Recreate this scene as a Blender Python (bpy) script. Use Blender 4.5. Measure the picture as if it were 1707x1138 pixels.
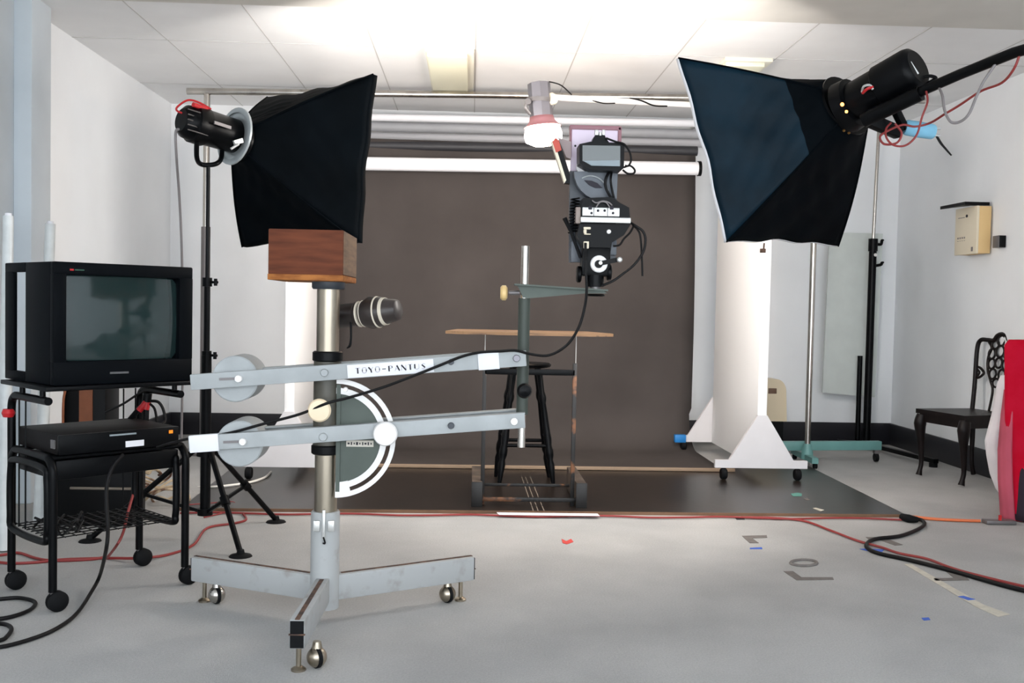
import bpy, bmesh, math, random
from mathutils import Vector, Matrix, noise
random.seed(7)
SC = bpy.context.scene
COL = SC.collection
for o in list(bpy.data.objects):
    bpy.data.objects.remove(o)

# ------------------------------------------------------------------ camera
FPX = 1660.0
CAMP = Vector((0, 0, 1.1))
th = math.atan2(69.7, FPX); ph = math.atan2(59.6, FPX); RHO = 0.02
FW = Vector((math.sin(th)*math.cos(ph), math.cos(th)*math.cos(ph), -math.sin(ph))).normalized()
R0 = Vector((math.cos(th), -math.sin(th), 0)); U0 = R0.cross(FW)
RT = R0*math.cos(RHO) + U0*math.sin(RHO)
UP = U0*math.cos(RHO) - R0*math.sin(RHO)
cd = bpy.data.cameras.new('camera'); cam = bpy.data.objects.new('camera', cd); COL.objects.link(cam)
cd.sensor_width = 36; cd.lens = FPX/1707*36; cd.clip_start = 0.05; cd.clip_end = 60
cam.matrix_world = Matrix(((RT.x, UP.x, -FW.x, CAMP.x), (RT.y, UP.y, -FW.y, CAMP.y), (RT.z, UP.z, -FW.z, CAMP.z), (0, 0, 0, 1)))
SC.camera = cam

# ------------------------------------------------------------------ world and exposure
SC.view_settings.view_transform = 'Standard'; SC.view_settings.look = 'None'
SC.view_settings.gamma = 1; SC.view_settings.use_curve_mapping = False
SC.view_settings.exposure = 0.08
W = bpy.data.worlds.new('daylight'); SC.world = W; W.use_nodes = True
bg = W.node_tree.nodes['Background']
bg.inputs[0].default_value = (0.87, 0.935, 1.0, 1); bg.inputs[1].default_value = 4.8
SOFT_L, SOFT_R, SPOT = 28.0, 28.0, 60.0      # brightness of the two diffusers and the small lamp

# ------------------------------------------------------------------ measuring: a photograph point at a known depth
def ray(px, py): return FW*FPX + RT*(px-853.5) + UP*(569-py)
def P(px, py, Y):
    d = ray(px, py); return CAMP + d*(Y/d.y)
def F(px, py, z=0.0):
    d = ray(px, py); return CAMP + d*((z-CAMP.z)/d.z)
def S(n, Y): return n*Y/FPX

# ------------------------------------------------------------------ materials
def lin(c):
    r = []
    for v in c[:3]:
        v /= 255.0
        r.append(v/12.92 if v <= .04045 else ((v+.055)/1.055)**2.4)
    return (r[0], r[1], r[2], 1)
MATS = {}
def mat(name, col, rough=.6, metal=0., var=0., vscale=8., bump=0., bscale=60., emit=0., ecol=None, coat=0., stretch=None, col2=None, trans=0., alpha=1., spec=.5, thr=None):
    m = bpy.data.materials.new(name); m.use_nodes = True
    nt = m.node_tree; b = nt.nodes['Principled BSDF']
    c = lin(col)
    b.inputs['Base Color'].default_value = c
    b.inputs['Roughness'].default_value = rough; b.inputs['Metallic'].default_value = metal
    b.inputs['Coat Weight'].default_value = coat; b.inputs['Transmission Weight'].default_value = trans
    b.inputs['Specular IOR Level'].default_value = spec
    tc = nt.nodes.new('ShaderNodeTexCoord'); mp = nt.nodes.new('ShaderNodeMapping')
    nt.links.new(tc.outputs['Object'], mp.inputs[0])
    if stretch: mp.inputs['Scale'].default_value = stretch
    if var or col2:
        n = nt.nodes.new('ShaderNodeTexNoise'); n.inputs['Scale'].default_value = vscale; n.inputs['Detail'].default_value = 5
        nt.links.new(mp.outputs[0], n.inputs['Vector'])
        rp = nt.nodes.new('ShaderNodeValToRGB')
        a = col2 and lin(col2) or tuple(x*(1-var) for x in c[:3])+(1,)
        d = c if col2 else tuple(min(1, x*(1+var)) for x in c[:3])+(1,)
        lo, hi = thr or (.35, .65)
        rp.color_ramp.elements[0].color = a; rp.color_ramp.elements[0].position = lo
        rp.color_ramp.elements[1].color = d; rp.color_ramp.elements[1].position = hi
        nt.links.new(n.outputs[0], rp.inputs[0]); nt.links.new(rp.outputs[0], b.inputs['Base Color'])
    if bump:
        n2 = nt.nodes.new('ShaderNodeTexNoise'); n2.inputs['Scale'].default_value = bscale; n2.inputs['Detail'].default_value = 3
        nt.links.new(mp.outputs[0], n2.inputs['Vector'])
        bp = nt.nodes.new('ShaderNodeBump'); bp.inputs['Strength'].default_value = bump; bp.inputs['Distance'].default_value = .01
        nt.links.new(n2.outputs[0], bp.inputs['Height']); nt.links.new(bp.outputs[0], b.inputs['Normal'])
    if emit:
        b.inputs['Emission Color'].default_value = lin(ecol or col); b.inputs['Emission Strength'].default_value = emit
    MATS[name] = m
    return m
carpet = mat('carpet', (190, 189, 187), .95, var=.09, vscale=2.2, bump=.5, bscale=420)
nt = carpet.node_tree                                       # fine flecks on top of the soft blotches
_n = nt.nodes.new('ShaderNodeTexNoise'); _n.inputs['Scale'].default_value = 140; _n.inputs['Detail'].default_value = 3
_m = nt.nodes.new('ShaderNodeMix'); _m.data_type = 'RGBA'; _m.blend_type = 'MULTIPLY'; _m.inputs[0].default_value = .35
_src = nt.nodes['Principled BSDF'].inputs['Base Color'].links[0].from_socket
_mp = [n for n in nt.nodes if n.type == 'MAPPING'][0]
nt.links.new(_mp.outputs[0], _n.inputs['Vector']); nt.links.new(_src, _m.inputs[6]); nt.links.new(_n.outputs[0], _m.inputs[7])
nt.links.new(_m.outputs[2], nt.nodes['Principled BSDF'].inputs['Base Color'])
wallm = mat('wall_paint', (240, 242, 244), .85, var=.03, vscale=1.5, bump=.04, bscale=120)
colm = mat('column_paint', (206, 214, 220), .8, var=.04, vscale=3)
skirt = mat('skirting_vinyl', (26, 26, 32), .45, var=.15, vscale=3)
tile = mat('ceiling_board', (236, 236, 236), .9, var=.02, vscale=3, bump=.06, bscale=200)
gridm = mat('ceiling_groove', (196, 194, 192), .9)
beamm = mat('beam_paint', (222, 219, 212), .8, var=.03, vscale=4)
fixm = mat('light_diffuser', (232, 230, 205), .4)
fixs = mat('light_housing', (226, 222, 206), .5)
matm = mat('floor_board_dark', (34, 27, 23), .32, spec=.6, var=.22, vscale=4, bump=.04, bscale=25, stretch=(1, .5, 1))
mated = mat('board_edge', (110, 80, 58), .6, var=.2)
backp = mat('backdrop_paper', (72, 67, 65), .9, spec=.1, var=.12, vscale=1.6, bump=.05, bscale=200)
black = mat('black_plastic', (8, 9, 11), .45, spec=.15, var=.15, vscale=5)
blackm = mat('black_enamel', (6, 7, 9), .36, spec=.12, var=.2, vscale=9)
blackt = mat('tv_case', (5, 8, 12), .55, spec=.06, var=.1, vscale=6)
screen = mat('screen_glass', (30, 46, 46), .12, coat=.5)
fabric = mat('softbox_fabric', (4, 8, 12), .7, spec=.04, var=.25, vscale=5, bump=.25, bscale=14)
fabric_lit = mat('softbox_fabric_lit', (11, 32, 44), .5, spec=.1, var=.25, vscale=5, bump=.25, bscale=14)  # same softbox fabric; light on this panel put into a bluer, lighter colour
whitefab = mat('white_fabric', (225, 225, 228), .8)
diffL = mat('diffuser_glow', (255, 249, 243), .8, emit=SOFT_L, ecol=(255, 249, 243))
diffR = mat('diffuser_glow_right', (255, 249, 243), .8, emit=SOFT_R, ecol=(255, 249, 243))
chrome = mat('chrome', (190, 185, 178), .22, 1., var=.15, vscale=12, stretch=(1, 1, .2))
steel = mat('worn_steel', (168, 158, 142), .30, 1., var=.22, vscale=10, stretch=(1, 1, .15))
greyp = mat('grey_paint', (166, 170, 171), .55, spec=.25, var=.07, vscale=10, bump=.05)
greyw = mat('grey_paint_worn', (166, 168, 168), .55, spec=.25, col2=(148, 146, 142), vscale=18, thr=(.25, .45))
rust = mat('rusted_edge', (104, 76, 60), .8, col2=(50, 38, 34), vscale=40)
rustbk = mat('black_rusted_iron', (20, 19, 19), .5, col2=(112, 72, 44), vscale=7, thr=(.38, .44))
greend = mat('dark_green_enamel', (62, 68, 62), .45, spec=.3, var=.1)
greeng = mat('grey_green_enamel', (84, 92, 86), .5, spec=.25, var=.08)
olive = mat('sleeve_brown_green', (74, 71, 62), .45, var=.12)
whitep = mat('white_plastic', (232, 230, 228), .35)
whitel = mat('white_label', (228, 228, 232), .6)
ink = mat('ink', (34, 30, 40), .7)
inkf = mat('ink_faint', (140, 132, 150), .7)
cream = mat('cream_knob', (232, 212, 180), .35, var=.05)
amber = mat('amber_knob', (222, 190, 130), .4)
rubber = mat('rubber', (14, 15, 17), .7, spec=.15)
wood = mat('teak_veneer', (108, 60, 40), .7, spec=.15, col2=(84, 46, 32), vscale=7, stretch=(1.2, 3, 9), thr=(.3, .7))
woods = mat('plywood_side', (126, 98, 72), .6, col2=(98, 74, 54), vscale=7, stretch=(3, 1, 9))
woodl = mat('light_wood_strip', (166, 106, 56), .7, spec=.15, col2=(130, 78, 40), vscale=9, stretch=(2, 2, 6))
woodb = mat('raw_brown_wood', (88, 74, 62), .75, col2=(56, 46, 40), vscale=9)
plym = mat('brown_board', (108, 82, 56), .7, col2=(70, 52, 40), vscale=6, stretch=(1, 6, 6), thr=(.35, .5))
foamw = mat('white_foam_board', (240, 240, 240), .9)
foamg = mat('foam_board_foot', (212, 210, 212), .85, var=.02)
turq = mat('turquoise_enamel', (104, 152, 148), .45, var=.08)
blue = mat('blue_tape', (28, 120, 190), .5)
bluel = mat('light_blue_tape', (130, 190, 218), .55, var=.06)
bluet = mat('blue_floor_tape', (66, 100, 190), .8)
tapeg = mat('grey_cloth_tape', (112, 106, 102), .85, var=.15, vscale=30)
tapew = mat('pale_cloth_tape', (196, 190, 176), .85, var=.08, vscale=30)
teal = mat('teal_paint_spot', (92, 150, 138), .7)
redc = mat('red_cable', (140, 46, 44), .5)
reds = mat('red_plastic', (190, 30, 36), .4)
orangec = mat('orange_cable', (214, 112, 66), .5)
blackc = mat('black_cable', (14, 13, 14), .5, spec=.2)
greyc = mat('grey_cable', (128, 122, 122), .5)
whitec = mat('white_cable', (226, 222, 214), .5)
lilac = mat('lilac_panel', (232, 216, 232), .5)
rose = mat('rose_edge', (150, 104, 112), .5)
bluegrey = mat('blue_grey_enamel', (84, 90, 98), .4, var=.12, vscale=12)
bluegreyd = mat('dark_blue_grey_enamel', (48, 54, 62), .4, var=.12, vscale=12)
glassd = mat('viewfinder_glass', (58, 66, 66), .15, coat=.4)
silver = mat('silver_trim', (205, 205, 202), .4, .6)
alum = mat('aluminium_lamp', (120, 118, 124), .4, .7)
whiteref = mat('reflector_ring', (176, 182, 184), .4, .3)
bulb = mat('lamp_glow', (255, 240, 225), .5, emit=SPOT, ecol=(255, 226, 200))
redglow = mat('lamp_rim_red_glow', (126, 92, 98), .5, emit=.12, ecol=(255, 90, 70))  # bulb's red glow put into the reflector's tint and faint emission
spark = mat('vent_glow', (255, 170, 90), .5, emit=6, ecol=(255, 150, 70))
leather = mat('dark_lamp_body', (52, 46, 44), .35, var=.2, vscale=8)
tapecr = mat('cream_tape', (214, 204, 186), .7)
creamp = mat('cream_enamel', (226, 214, 190), .5)
creams = mat('cream_enamel_side', (222, 188, 132), .5)
darkg = mat('grey_metal', (112, 108, 108), .4, .4)
redv = mat('red_velvet', (178, 10, 38), .9, spec=.08, col2=(186, 22, 50), vscale=6, bump=.1, bscale=80)
pinkv = mat('faded_red_lining', (176, 74, 92), .8, var=.12, vscale=6)
darkv = mat('dark_patterned_cloth', (34, 20, 34), .85, col2=(150, 30, 60), vscale=9, thr=(.28, .33))
clothw = mat('white_sheet', (228, 224, 228), .85, var=.05, vscale=5)
chairm = mat('dark_mahogany', (20, 14, 14), .4, spec=.2, var=.3, vscale=14)
plasticc = mat('milky_plastic', (212, 216, 216), .35, var=.06, vscale=20)
brownst = mat('brown_stripe', (128, 72, 42), .6, var=.15)
scratch = mat('chalk_scratch', (120, 108, 96), .8)

# ------------------------------------------------------------------ mesh building
WM = {}
class MB:
    def __init__(s): s.bm = bmesh.new(); s.mats = []
    def mi(s, m):
        if m not in s.mats: s.mats.append(m)
        return s.mats.index(m)
    def merge(s, b2, M=None, m=None):
        if M is not None: bmesh.ops.transform(b2, matrix=M, verts=b2.verts)
        idx = s.mi(m)
        vm = {}
        for v in b2.verts: vm[v] = s.bm.verts.new(v.co)
        for f in b2.faces:
            try: nf = s.bm.faces.new([vm[v] for v in f.verts]); nf.material_index = idx
            except ValueError: pass
        b2.free(); return s
    def box(s, c, size, rz=0, bev=0, M=None, m=None):
        b = bmesh.new(); bmesh.ops.create_cube(b, size=1)
        bmesh.ops.scale(b, vec=Vector(size), verts=b.verts)
        if bev: bmesh.ops.bevel(b, geom=b.edges[:], offset=min(bev, min(size)*.45), segments=2, affect='EDGES', profile=.5)
        T = Matrix.Translation(Vector(c)) @ (M.to_4x4() if M is not None else Matrix.Rotation(rz, 4, 'Z'))
        return s.merge(b, T, m)
    def pbox(s, x0, y0, x1, y1, Y, dep, bev=.002, m=None):
        c = P((x0+x1)/2, (y0+y1)/2, Y); c = c + Vector((0, dep/2, 0))
        return s.box(c, (S(abs(x1-x0), Y), dep, S(abs(y1-y0), Y)), 0, bev, m=m)
    def cyl(s, a, b, r0, r1=None, n=24, m=None, caps=True):
        a = Vector(a); b = Vector(b); r1 = r0 if r1 is None else r1
        return s.lathe(a, b-a, [(0, r0), ((b-a).length, r1)], n, m, caps)
    def lathe(s, o, ax, prof, n=24, m=None, caps=True):
        ax = Vector(ax).normalized(); o = Vector(o)
        t = Vector((0, 0, 1)) if abs(ax.z) < .9 else Vector((1, 0, 0))
        e1 = ax.cross(t).normalized(); e2 = ax.cross(e1)
        idx = s.mi(m); rings = []
        for (h, r) in prof:
            rings.append([s.bm.verts.new(o+ax*h+(e1*math.cos(2*math.pi*k/n)+e2*math.sin(2*math.pi*k/n))*max(r, 1e-5)) for k in range(n)])
        for i in range(len(rings)-1):
            for k in range(n):
                f = s.bm.faces.new((rings[i][k], rings[i][(k+1) % n], rings[i+1][(k+1) % n], rings[i+1][k])); f.material_index = idx
        if caps:
            s.bm.faces.new(rings[0][::-1]).material_index = idx; s.bm.faces.new(rings[-1]).material_index = idx
        return s
    def tube(s, pts, r, n=10, smooth=True, m=None, closed=False, sub=6):
        pts = [Vector(p) for p in pts]
        rs = r if isinstance(r, (list, tuple)) else [r]*len(pts)
        if smooth and len(pts) > 2:
            q = []; rq = []; N = len(pts)
            rng = range(N) if closed else range(N-1)
            for i in rng:
                g = (lambda k: pts[k % N]) if closed else (lambda k: pts[max(0, min(N-1, k))])
                p0, p1, p2, p3 = g(i-1), g(i), g(i+1), g(i+2)
                for k in range(sub):
                    t = k/sub
                    q.append(.5*((2*p1)+(p2-p0)*t+(2*p0-5*p1+4*p2-p3)*t*t+(3*p1-p0-3*p2+p3)*t**3))
                    rq.append(rs[i]*(1-t)+rs[(i+1) % N]*t)
            if not closed: q.append(pts[-1]); rq.append(rs[-1])
            pts, rs = q, rq
        idx = s.mi(m); N = len(pts); rings = []
        def tan(i):
            if closed: return (pts[(i+1) % N]-pts[i-1]).normalized()
            return (pts[min(N-1, i+1)]-pts[max(0, i-1)]).normalized()
        t0 = tan(0); up = Vector((0, 0, 1)) if abs(t0.z) < .9 else Vector((1, 0, 0))
        e1 = t0.cross(up).normalized()
        for i in range(N):
            t = tan(i); e1 = (e1 - t*e1.dot(t))
            if e1.length < 1e-6: e1 = t.orthogonal()
            e1.normalize(); e2 = t.cross(e1)
            rings.append([s.bm.verts.new(pts[i]+(e1*math.cos(2*math.pi*k/n)+e2*math.sin(2*math.pi*k/n))*rs[i]) for k in range(n)])
        for i in range(N if closed else N-1):
            A = rings[i]; B = rings[(i+1) % N]
            for k in range(n):
                f = s.bm.faces.new((A[k], A[(k+1) % n], B[(k+1) % n], B[k])); f.material_index = idx
        if not closed:
            s.bm.faces.new(rings[0][::-1]).material_index = idx; s.bm.faces.new(rings[-1]).material_index = idx
        return s
    def prism(s, pts, ext, m=None):
        ext = Vector(ext); a = [s.bm.verts.new(Vector(p)) for p in pts]; b = [s.bm.verts.new(Vector(p)+ext) for p in pts]
        idx = s.mi(m); n = len(pts)
        fs = [s.bm.faces.new(a), s.bm.faces.new(b[::-1])]
        for i in range(n): fs.append(s.bm.faces.new((a[i], b[i], b[(i+1) % n], a[(i+1) % n])))
        for f in fs: f.material_index = idx
        return s
    def bar(s, a, b, w, h, m=None, bev=0):        # rectangular bar from a to b, h measured upward
        a = Vector(a); b = Vector(b); d = (b-a); L = d.length; d.normalize()
        side = d.cross(Vector((0, 0, 1)))
        if side.length < 1e-3: side = Vector((1, 0, 0))
        side.normalize(); upv = side.cross(d)
        M = Matrix((d, side, upv)).transposed()
        return s.box((a+b)/2, (L, w, h), 0, bev, M=M, m=m)
    def grid(s, fn, nu, nv, m=None):
        idx = s.mi(m)
        V = [[s.bm.verts.new(fn(i/nu, j/nv)) for j in range(nv+1)] for i in range(nu+1)]
        for i in range(nu):
            for j in range(nv):
                s.bm.faces.new((V[i][j], V[i+1][j], V[i+1][j+1], V[i][j+1])).material_index = idx
        return s
    def build(s, name, m=None, parent=None, flat=False, ang=38, solid=0):
        bm = s.bm
        bmesh.ops.recalc_face_normals(bm, faces=bm.faces)
        if not s.mats: s.mats = [m]
        else:
            s.mats = [m if x is None else x for x in s.mats]
        if parent is not None: MW = WM[parent]
        else:
            xs = [v.co for v in bm.verts]
            lo = Vector([min(v[i] for v in xs) for i in range(3)]); hi = Vector([max(v[i] for v in xs) for i in range(3)])
            MW = Matrix.Translation(((lo.x+hi.x)/2, (lo.y+hi.y)/2, lo.z))
        bmesh.ops.transform(bm, matrix=MW.inverted(), verts=bm.verts)
        if not flat:
            for f in bm.faces: f.smooth = True
            for e in bm.edges:
                if len(e.link_faces) == 2 and e.calc_face_angle(0) > math.radians(ang): e.smooth = False
        me = bpy.data.meshes.new(name); bm.to_mesh(me); bm.free()
        for x in s.mats: me.materials.append(x)
        o = bpy.data.objects.new(name, me); COL.objects.link(o)
        WM[o] = MW
        if parent is not None: o.parent = parent
        else: o.matrix_world = MW
        if solid:
            md = o.modifiers.new('thickness', 'SOLIDIFY'); md.thickness = solid; md.offset = 0
        return o
def thing(name, label, cat, loc, group=None):
    o = bpy.data.objects.new(name, None); COL.objects.link(o); o.empty_display_size = .1
    o.location = Vector(loc); WM[o] = Matrix.Translation(Vector(loc))
    return tag(o, label, cat, group)
def tag(o, label, cat, group=None):
    o['label'] = label; o['category'] = cat
    if group: o['group'] = group
    return o
def struct(mb, name, m, **k):
    o = mb.build(name, m, **k); o['kind'] = 'structure'; return o
def ground(p, z=0): return Vector((p[0], p[1], z))

# ================================================================== ROOM
XL, XR, YB, ZC, YF = -2.44, 3.54, 8.19, 2.67, -1.6
struct(MB().box(((XL+XR)/2, (YF+YB)/2, -.05), (XR-XL+.4, YB-YF+.4, .1)), 'floor', carpet)
struct(MB().box((XL-.05, (YF+YB)/2, ZC/2), (.1, YB-YF+.2, ZC)), 'wall_left', wallm)
struct(MB().box((XR+.05, (YF+YB)/2, ZC/2), (.1, YB-YF+.2, ZC)), 'wall_right', wallm)
struct(MB().box(((XL+XR)/2, YB+.05, ZC/2), (XR-XL, .1, ZC)), 'wall_back', wallm)
c = MB(); c.box(((XL+XR)/2, (YF+YB)/2, ZC+.05), (XR-XL+.2, YB-YF+.2, .1), m=tile)
for i in range(-3, 6): c.box((i*.623, (5.3+YB)/2, ZC-.0005), (.007, YB-5.3, .003), m=gridm)
for y in (6.19, 7.43): c.box(((XL+XR)/2, y, ZC-.0005), (XR-XL, .007, .003), m=gridm)
struct(c, 'ceiling', tile)
struct(MB().box(((XL+XR)/2, 4.45, ZC-.012), (XR-XL, 1.75, .03), bev=.004), 'trim_1', beamm)
struct(MB().box((XL+.065, 5.46, ZC/2), (.13, .24, ZC), bev=.004), 'trim_2', colm)
struct(MB().box((XL+.02, 4.3, ZC/2), (.04, 2.08, ZC), bev=.004), 'trim_3', colm)
struct(MB().box(((XL+XR)/2, YB-.01, .09), (XR-XL, .02, .18), bev=.004), 'baseboard_back', skirt)
struct(MB().box((XR-.01, (4.5+YB)/2, .09), (.02, YB-4.5, .18), bev=.004), 'baseboard_right', skirt)
struct(MB().box((XL+.01, (5.62+YB)/2, .09), (.02, YB-5.62, .18), bev=.004), 'baseboard_left', skirt)

# ceiling light fittings
def fitting(x0, label):
    t = thing('ceiling_light', label, 'ceiling light', (x0+.14, 6.8, ZC-.05), 'unlit ceiling light fittings')
    MB().box((x0+.14, 6.8, ZC-.012), (.30, 1.24, .024), bev=.003).build('housing', fixs, t)
    MB().box((x0+.125, 6.8, ZC-.035), (.25, 1.18, .03), bev=.01).build('diffuser', fixm, t)
fitting(-.30, 'long unlit cream ceiling light above the white wall rolls, left of the small lit lamp')
fitting(1.56, 'long unlit cream ceiling light showing just above the right softbox')

# floor boards
t = thing('floor_board', 'large glossy dark brown board lying flat on the carpet under the stool and frame', 'floor board', (.4, 6.3, 0))
fr = F(1512, 862); fl = F(300, 851)
fb = F(1345, 778); pl = [(fl.x, fl.y), (fr.x, fr.y), (fb.x, fb.y), (fl.x-.05, fb.y-.05)]
MB().prism([(x, y, .001) for x, y in pl], (0, 0, .011)).build('panel', matm, t)
MB().bar((fl.x, fl.y-.003, .008), (fr.x, fr.y-.003, .008), .008, .016).build('front_edge', mated, t)
# backdrop: roll + sweep
YBK = 7.72
bl = P(566, 290, YBK).x; br = P(1159, 292, YBK).x
zt = P(880, 243, YBK).z
def sweep(u, v):
    x = bl+(br-bl)*u
    Lv = zt-.30; R = .30; arc = R*math.pi/2; fl_ = YBK-R-6.62; tot = Lv+arc+fl_
    d = v*tot
    if d < Lv: y, z = YBK, zt-d; x += .018*math.sin(v*3)*(2*u-1)
    elif d < Lv+arc:
        a = (d-Lv)/R; y = YBK-R+R*math.cos(a); z = R-R*math.sin(a)
    else: y = YBK-R-(d-Lv-arc); z = 0
    y += .012*math.sin(u*9+z*2)*min(1, z)
    return Vector((x, y, max(z, 0)+.022))
t = thing('paper_backdrop', 'taupe grey paper backdrop hanging from a dark roll and sweeping onto the floor', 'backdrop', ((bl+br)/2, YBK, 0))
MB().grid(sweep, 24, 70).build('paper_sweep', backp, t, solid=.002)
def wall_roll(name, label, x0, y0, x1, y1, Y, hpx, m, parent=None):
    a = P(x0, y0, Y); b = P(x1, y1, Y); r = S(hpx/2, Y)
    mb = MB().cyl(a, b, r, n=28)
    if parent: return mb.build(name, m, parent)
    return tag(mb.build(name, m), label, 'paper roll', 'rolls across the back wall')
rollgrey = mat('dark_grey_roll', (46, 46, 50), .55, var=.06)
rollmid = mat('pale_grey_roll', (160, 161, 165), .6, var=.03)
rollw = mat('white_roll', (238, 238, 242), .7)
wall_roll('roll', '', 558, 241, 1162, 252, YBK+.02, 16, rollgrey, t)
wl = thing('paper_roll', 'bright white paper roll in front of the top of the taupe backdrop', 'paper roll', P(860, 280, 7.58), 'rolls across the back wall')
wall_roll('roll', '', 560, 272, 1163, 281, 7.58, 22, rollw, wl)
MB().cyl(P(1163, 281, 7.58), P(1168, 281, 7.58), S(12.5, 7.58), n=24).build('end_cap', black, wl)
def hung_roll(label, x0, y0, x1, y1, Y, h, m):
    t = thing('paper_roll', label, 'paper roll', P((x0+x1)/2, (y0+y1)/2, Y), 'rolls across the back wall')
    wall_roll('roll', '', x0, y0, x1, y1, Y, h, m, t)
    for x in (x0+12, x1-12):
        y = y0+(y1-y0)*(x-x0)/(x1-x0); p = P(x, y, Y)
        MB().bar((p.x, Y, p.z), (p.x, YB, p.z+.02), .02, .03).build('wall_bracket', silver, t)
hung_roll('pale grey paper roll, second from the top on the back wall', 548, 209, 1178, 224, 7.96, 16, rollmid)
hung_roll('white paper roll, topmost on the back wall just below the ceiling', 548, 194, 1178, 206, 7.90, 12, rollw)
hung_roll('light grey paper roll between the pale grey roll and the dark backdrop roll', 548, 226, 1178, 239, 8.03, 14, mat('light_grey_roll', (188, 188, 192), .7))
# board under the sweep's front edge
tag(MB().box(((bl+br)/2+.02, 6.597, .0255), (br-bl+.1, .02, .022), bev=.002).build('edge_batten', mat('pale_batten', (150, 128, 106), .7)), 'thin pale brown batten along the front edge of the taupe backdrop', 'batten')

# ================================================================== FOAM BOARDS ON FEET
def foamboard(x, y0, y1, label, inner, bluetape=False):
    t = thing('foam_board', label, 'reflector board', (x, (y0+y1)/2, 0), 'white boards standing at either side of the backdrop')
    MB().box((x, (y0+y1)/2, .09+1.08), (.06, y1-y0, 2.16), bev=.003).build('panel', foamw, t)
    for k, y in enumerate((y0-.015, y1+.015)):
        s_ = .30
        pts = [(x-s_, y, .09), (x+s_, y, .09), (x+s_, y, .14), (x+s_-.09, y, .14), (x+.03, y, .43), (x-.03, y, .43), (x-s_+.09, y, .14), (x-s_, y, .14)]
        f = MB().prism(pts, (0, .028, 0)).build('foot', foamg, t)
        for sx in (-.24, .24):
            MB().lathe((x+sx-.02, y+.014, .050 if k == 0 else .061), (1, 0, 0), [(0, .03), (.008, .037), (.032, .037), (.04, .03)], 18).build('castor', rubber, f)
        if bluetape and k == 1:
            MB().box((x-s_+.03, y+.01, .115), (.085, .05, .058), bev=.003).build('tape', blue, f)
    return t
foamboard(P(1268, 700, 6.33).x, 6.3, 7.48, 'tall white foam board at the right of the backdrop, blue tape on its foot', -1, True)
foamboard(P(482, 700, 6.1).x, 6.1, 7.3, 'tall white foam board left of the backdrop, partly behind the teak box', 1)

# ================================================================== STOOL + FRAME + BOARD
def leg_turned(a, b, r):
    a = Vector(a); b = Vector(b); L = (b-a).length
    pr = [(0, .6), (.03, .7), (.05, 1), (.2, .9), (.24, 1.25), (.27, 1.25), (.3, .9), (.55, 1.15), (.6, 1.3), (.66, 1.05), (.7, 1.35), (.74, 1.3), (.78, .9), (.82, 1.2), (.95, .75), (1, .55)]
    return MB().lathe(a, b-a, [(p*L, q*r) for p, q in pr], 14)
YS = 6.12
top = P(881, 607, YS)
t = thing('bar_stool', 'black wooden stool with turned splayed legs standing on the dark board', 'stool', ground(top))
MB().lathe((top.x, YS, top.z-.02), (0, 0, 1), [(0, .11), (.008, .135), (.022, .14), (.03, .13)], 30).build('seat', blackm, t)
LG = []
for (x0, y0, x1, y1, dy0, Yb) in ((857, 618, 832, 0, -.05, 5.98), (898, 618, 923, 0, -.05, 5.98), (853, 618, 826, 0, .05, 6.3), (894, 618, 915, 0, .05, 6.3)):
    a = P(x0, y0, YS+dy0); bx = P(x1, 800, Yb).x; b = Vector((bx, Yb, .012)); a.z = top.z-.02
    LG.append((a, b)); leg_turned(a, b, .019).build('leg', blackm, t)
for (i, j, f) in ((0, 1, .66), (2, 3, .66), (0, 2, .60), (1, 3, .60)):
    p = LG[i][0].lerp(LG[i][1], f); q = LG[j][0].lerp(LG[j][1], f)
    MB().cyl(p, q, .011, n=12).build('stretcher', blackm, t)

YFM = 5.40
xl = P(806, 720, YFM).x; xr = P(956, 720, YFM).x
ztop = P(880, 613, YFM).z
t = thing('iron_frame', 'rusty black iron frame on two wooden runners in front of the stool', 'frame', ((xl+xr)/2, YFM, 0))
for x in (xl, xr):
    MB().box((x, YFM, (ztop+.03+.014)/2), (.022, .022, ztop+.03-.014), bev=.002).build('upright', rustbk, t)
MB().box(((xl+xr)/2, YFM, ztop-.022), (xr-xl, .022, .032), bev=.002).build('top_rail', blackm, t)
zb = P(880, 831, YFM).z
MB().box(((xl+xr)/2, YFM-.02, zb), (xr-xl+.04, .02, .022), bev=.002).build('lower_rail', rustbk, t)
zb2 = P(880, 808, 5.55).z
MB().box(((xl+xr)/2, 5.55, zb2), (xr-xl, .016, .016), bev=.002).build('rear_rail', rustbk, t)
for x in (xl-.03, xr+.045):
    MB().box((x, 5.62, .08), (.055, .55, .13), bev=.004).build('runner', woodb, t)
    MB().box((x, 5.34, .08), (.06, .012, .136), bev=.002).build('runner_end', rustbk, t)

z1 = P(885, 559, 5.36).z
board_xl = P(742, 555, 5.36).x; board_xr = P(1026, 558, 5.36).x
t = thing('wooden_board', 'thin long brown board held level on wire rods above the iron frame', 'board', ((board_xl+board_xr)/2, 5.5, z1))
pts = [(board_xl, 5.42, z1), (board_xl+.10, 5.34, z1), (board_xr-.14, 5.34, z1), (board_xr, 5.44, z1), (board_xr-.1, 5.85, z1), (board_xl+.06, 5.85, z1)]
MB().prism(pts, (0, 0, .016)).build('panel', plym, t)
for x in (xl, xr+.004):
    MB().cyl((x, YFM, ztop+.028), (x, YFM, z1+.001), .0022, n=8).build('wire_rod', silver, t)

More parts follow.
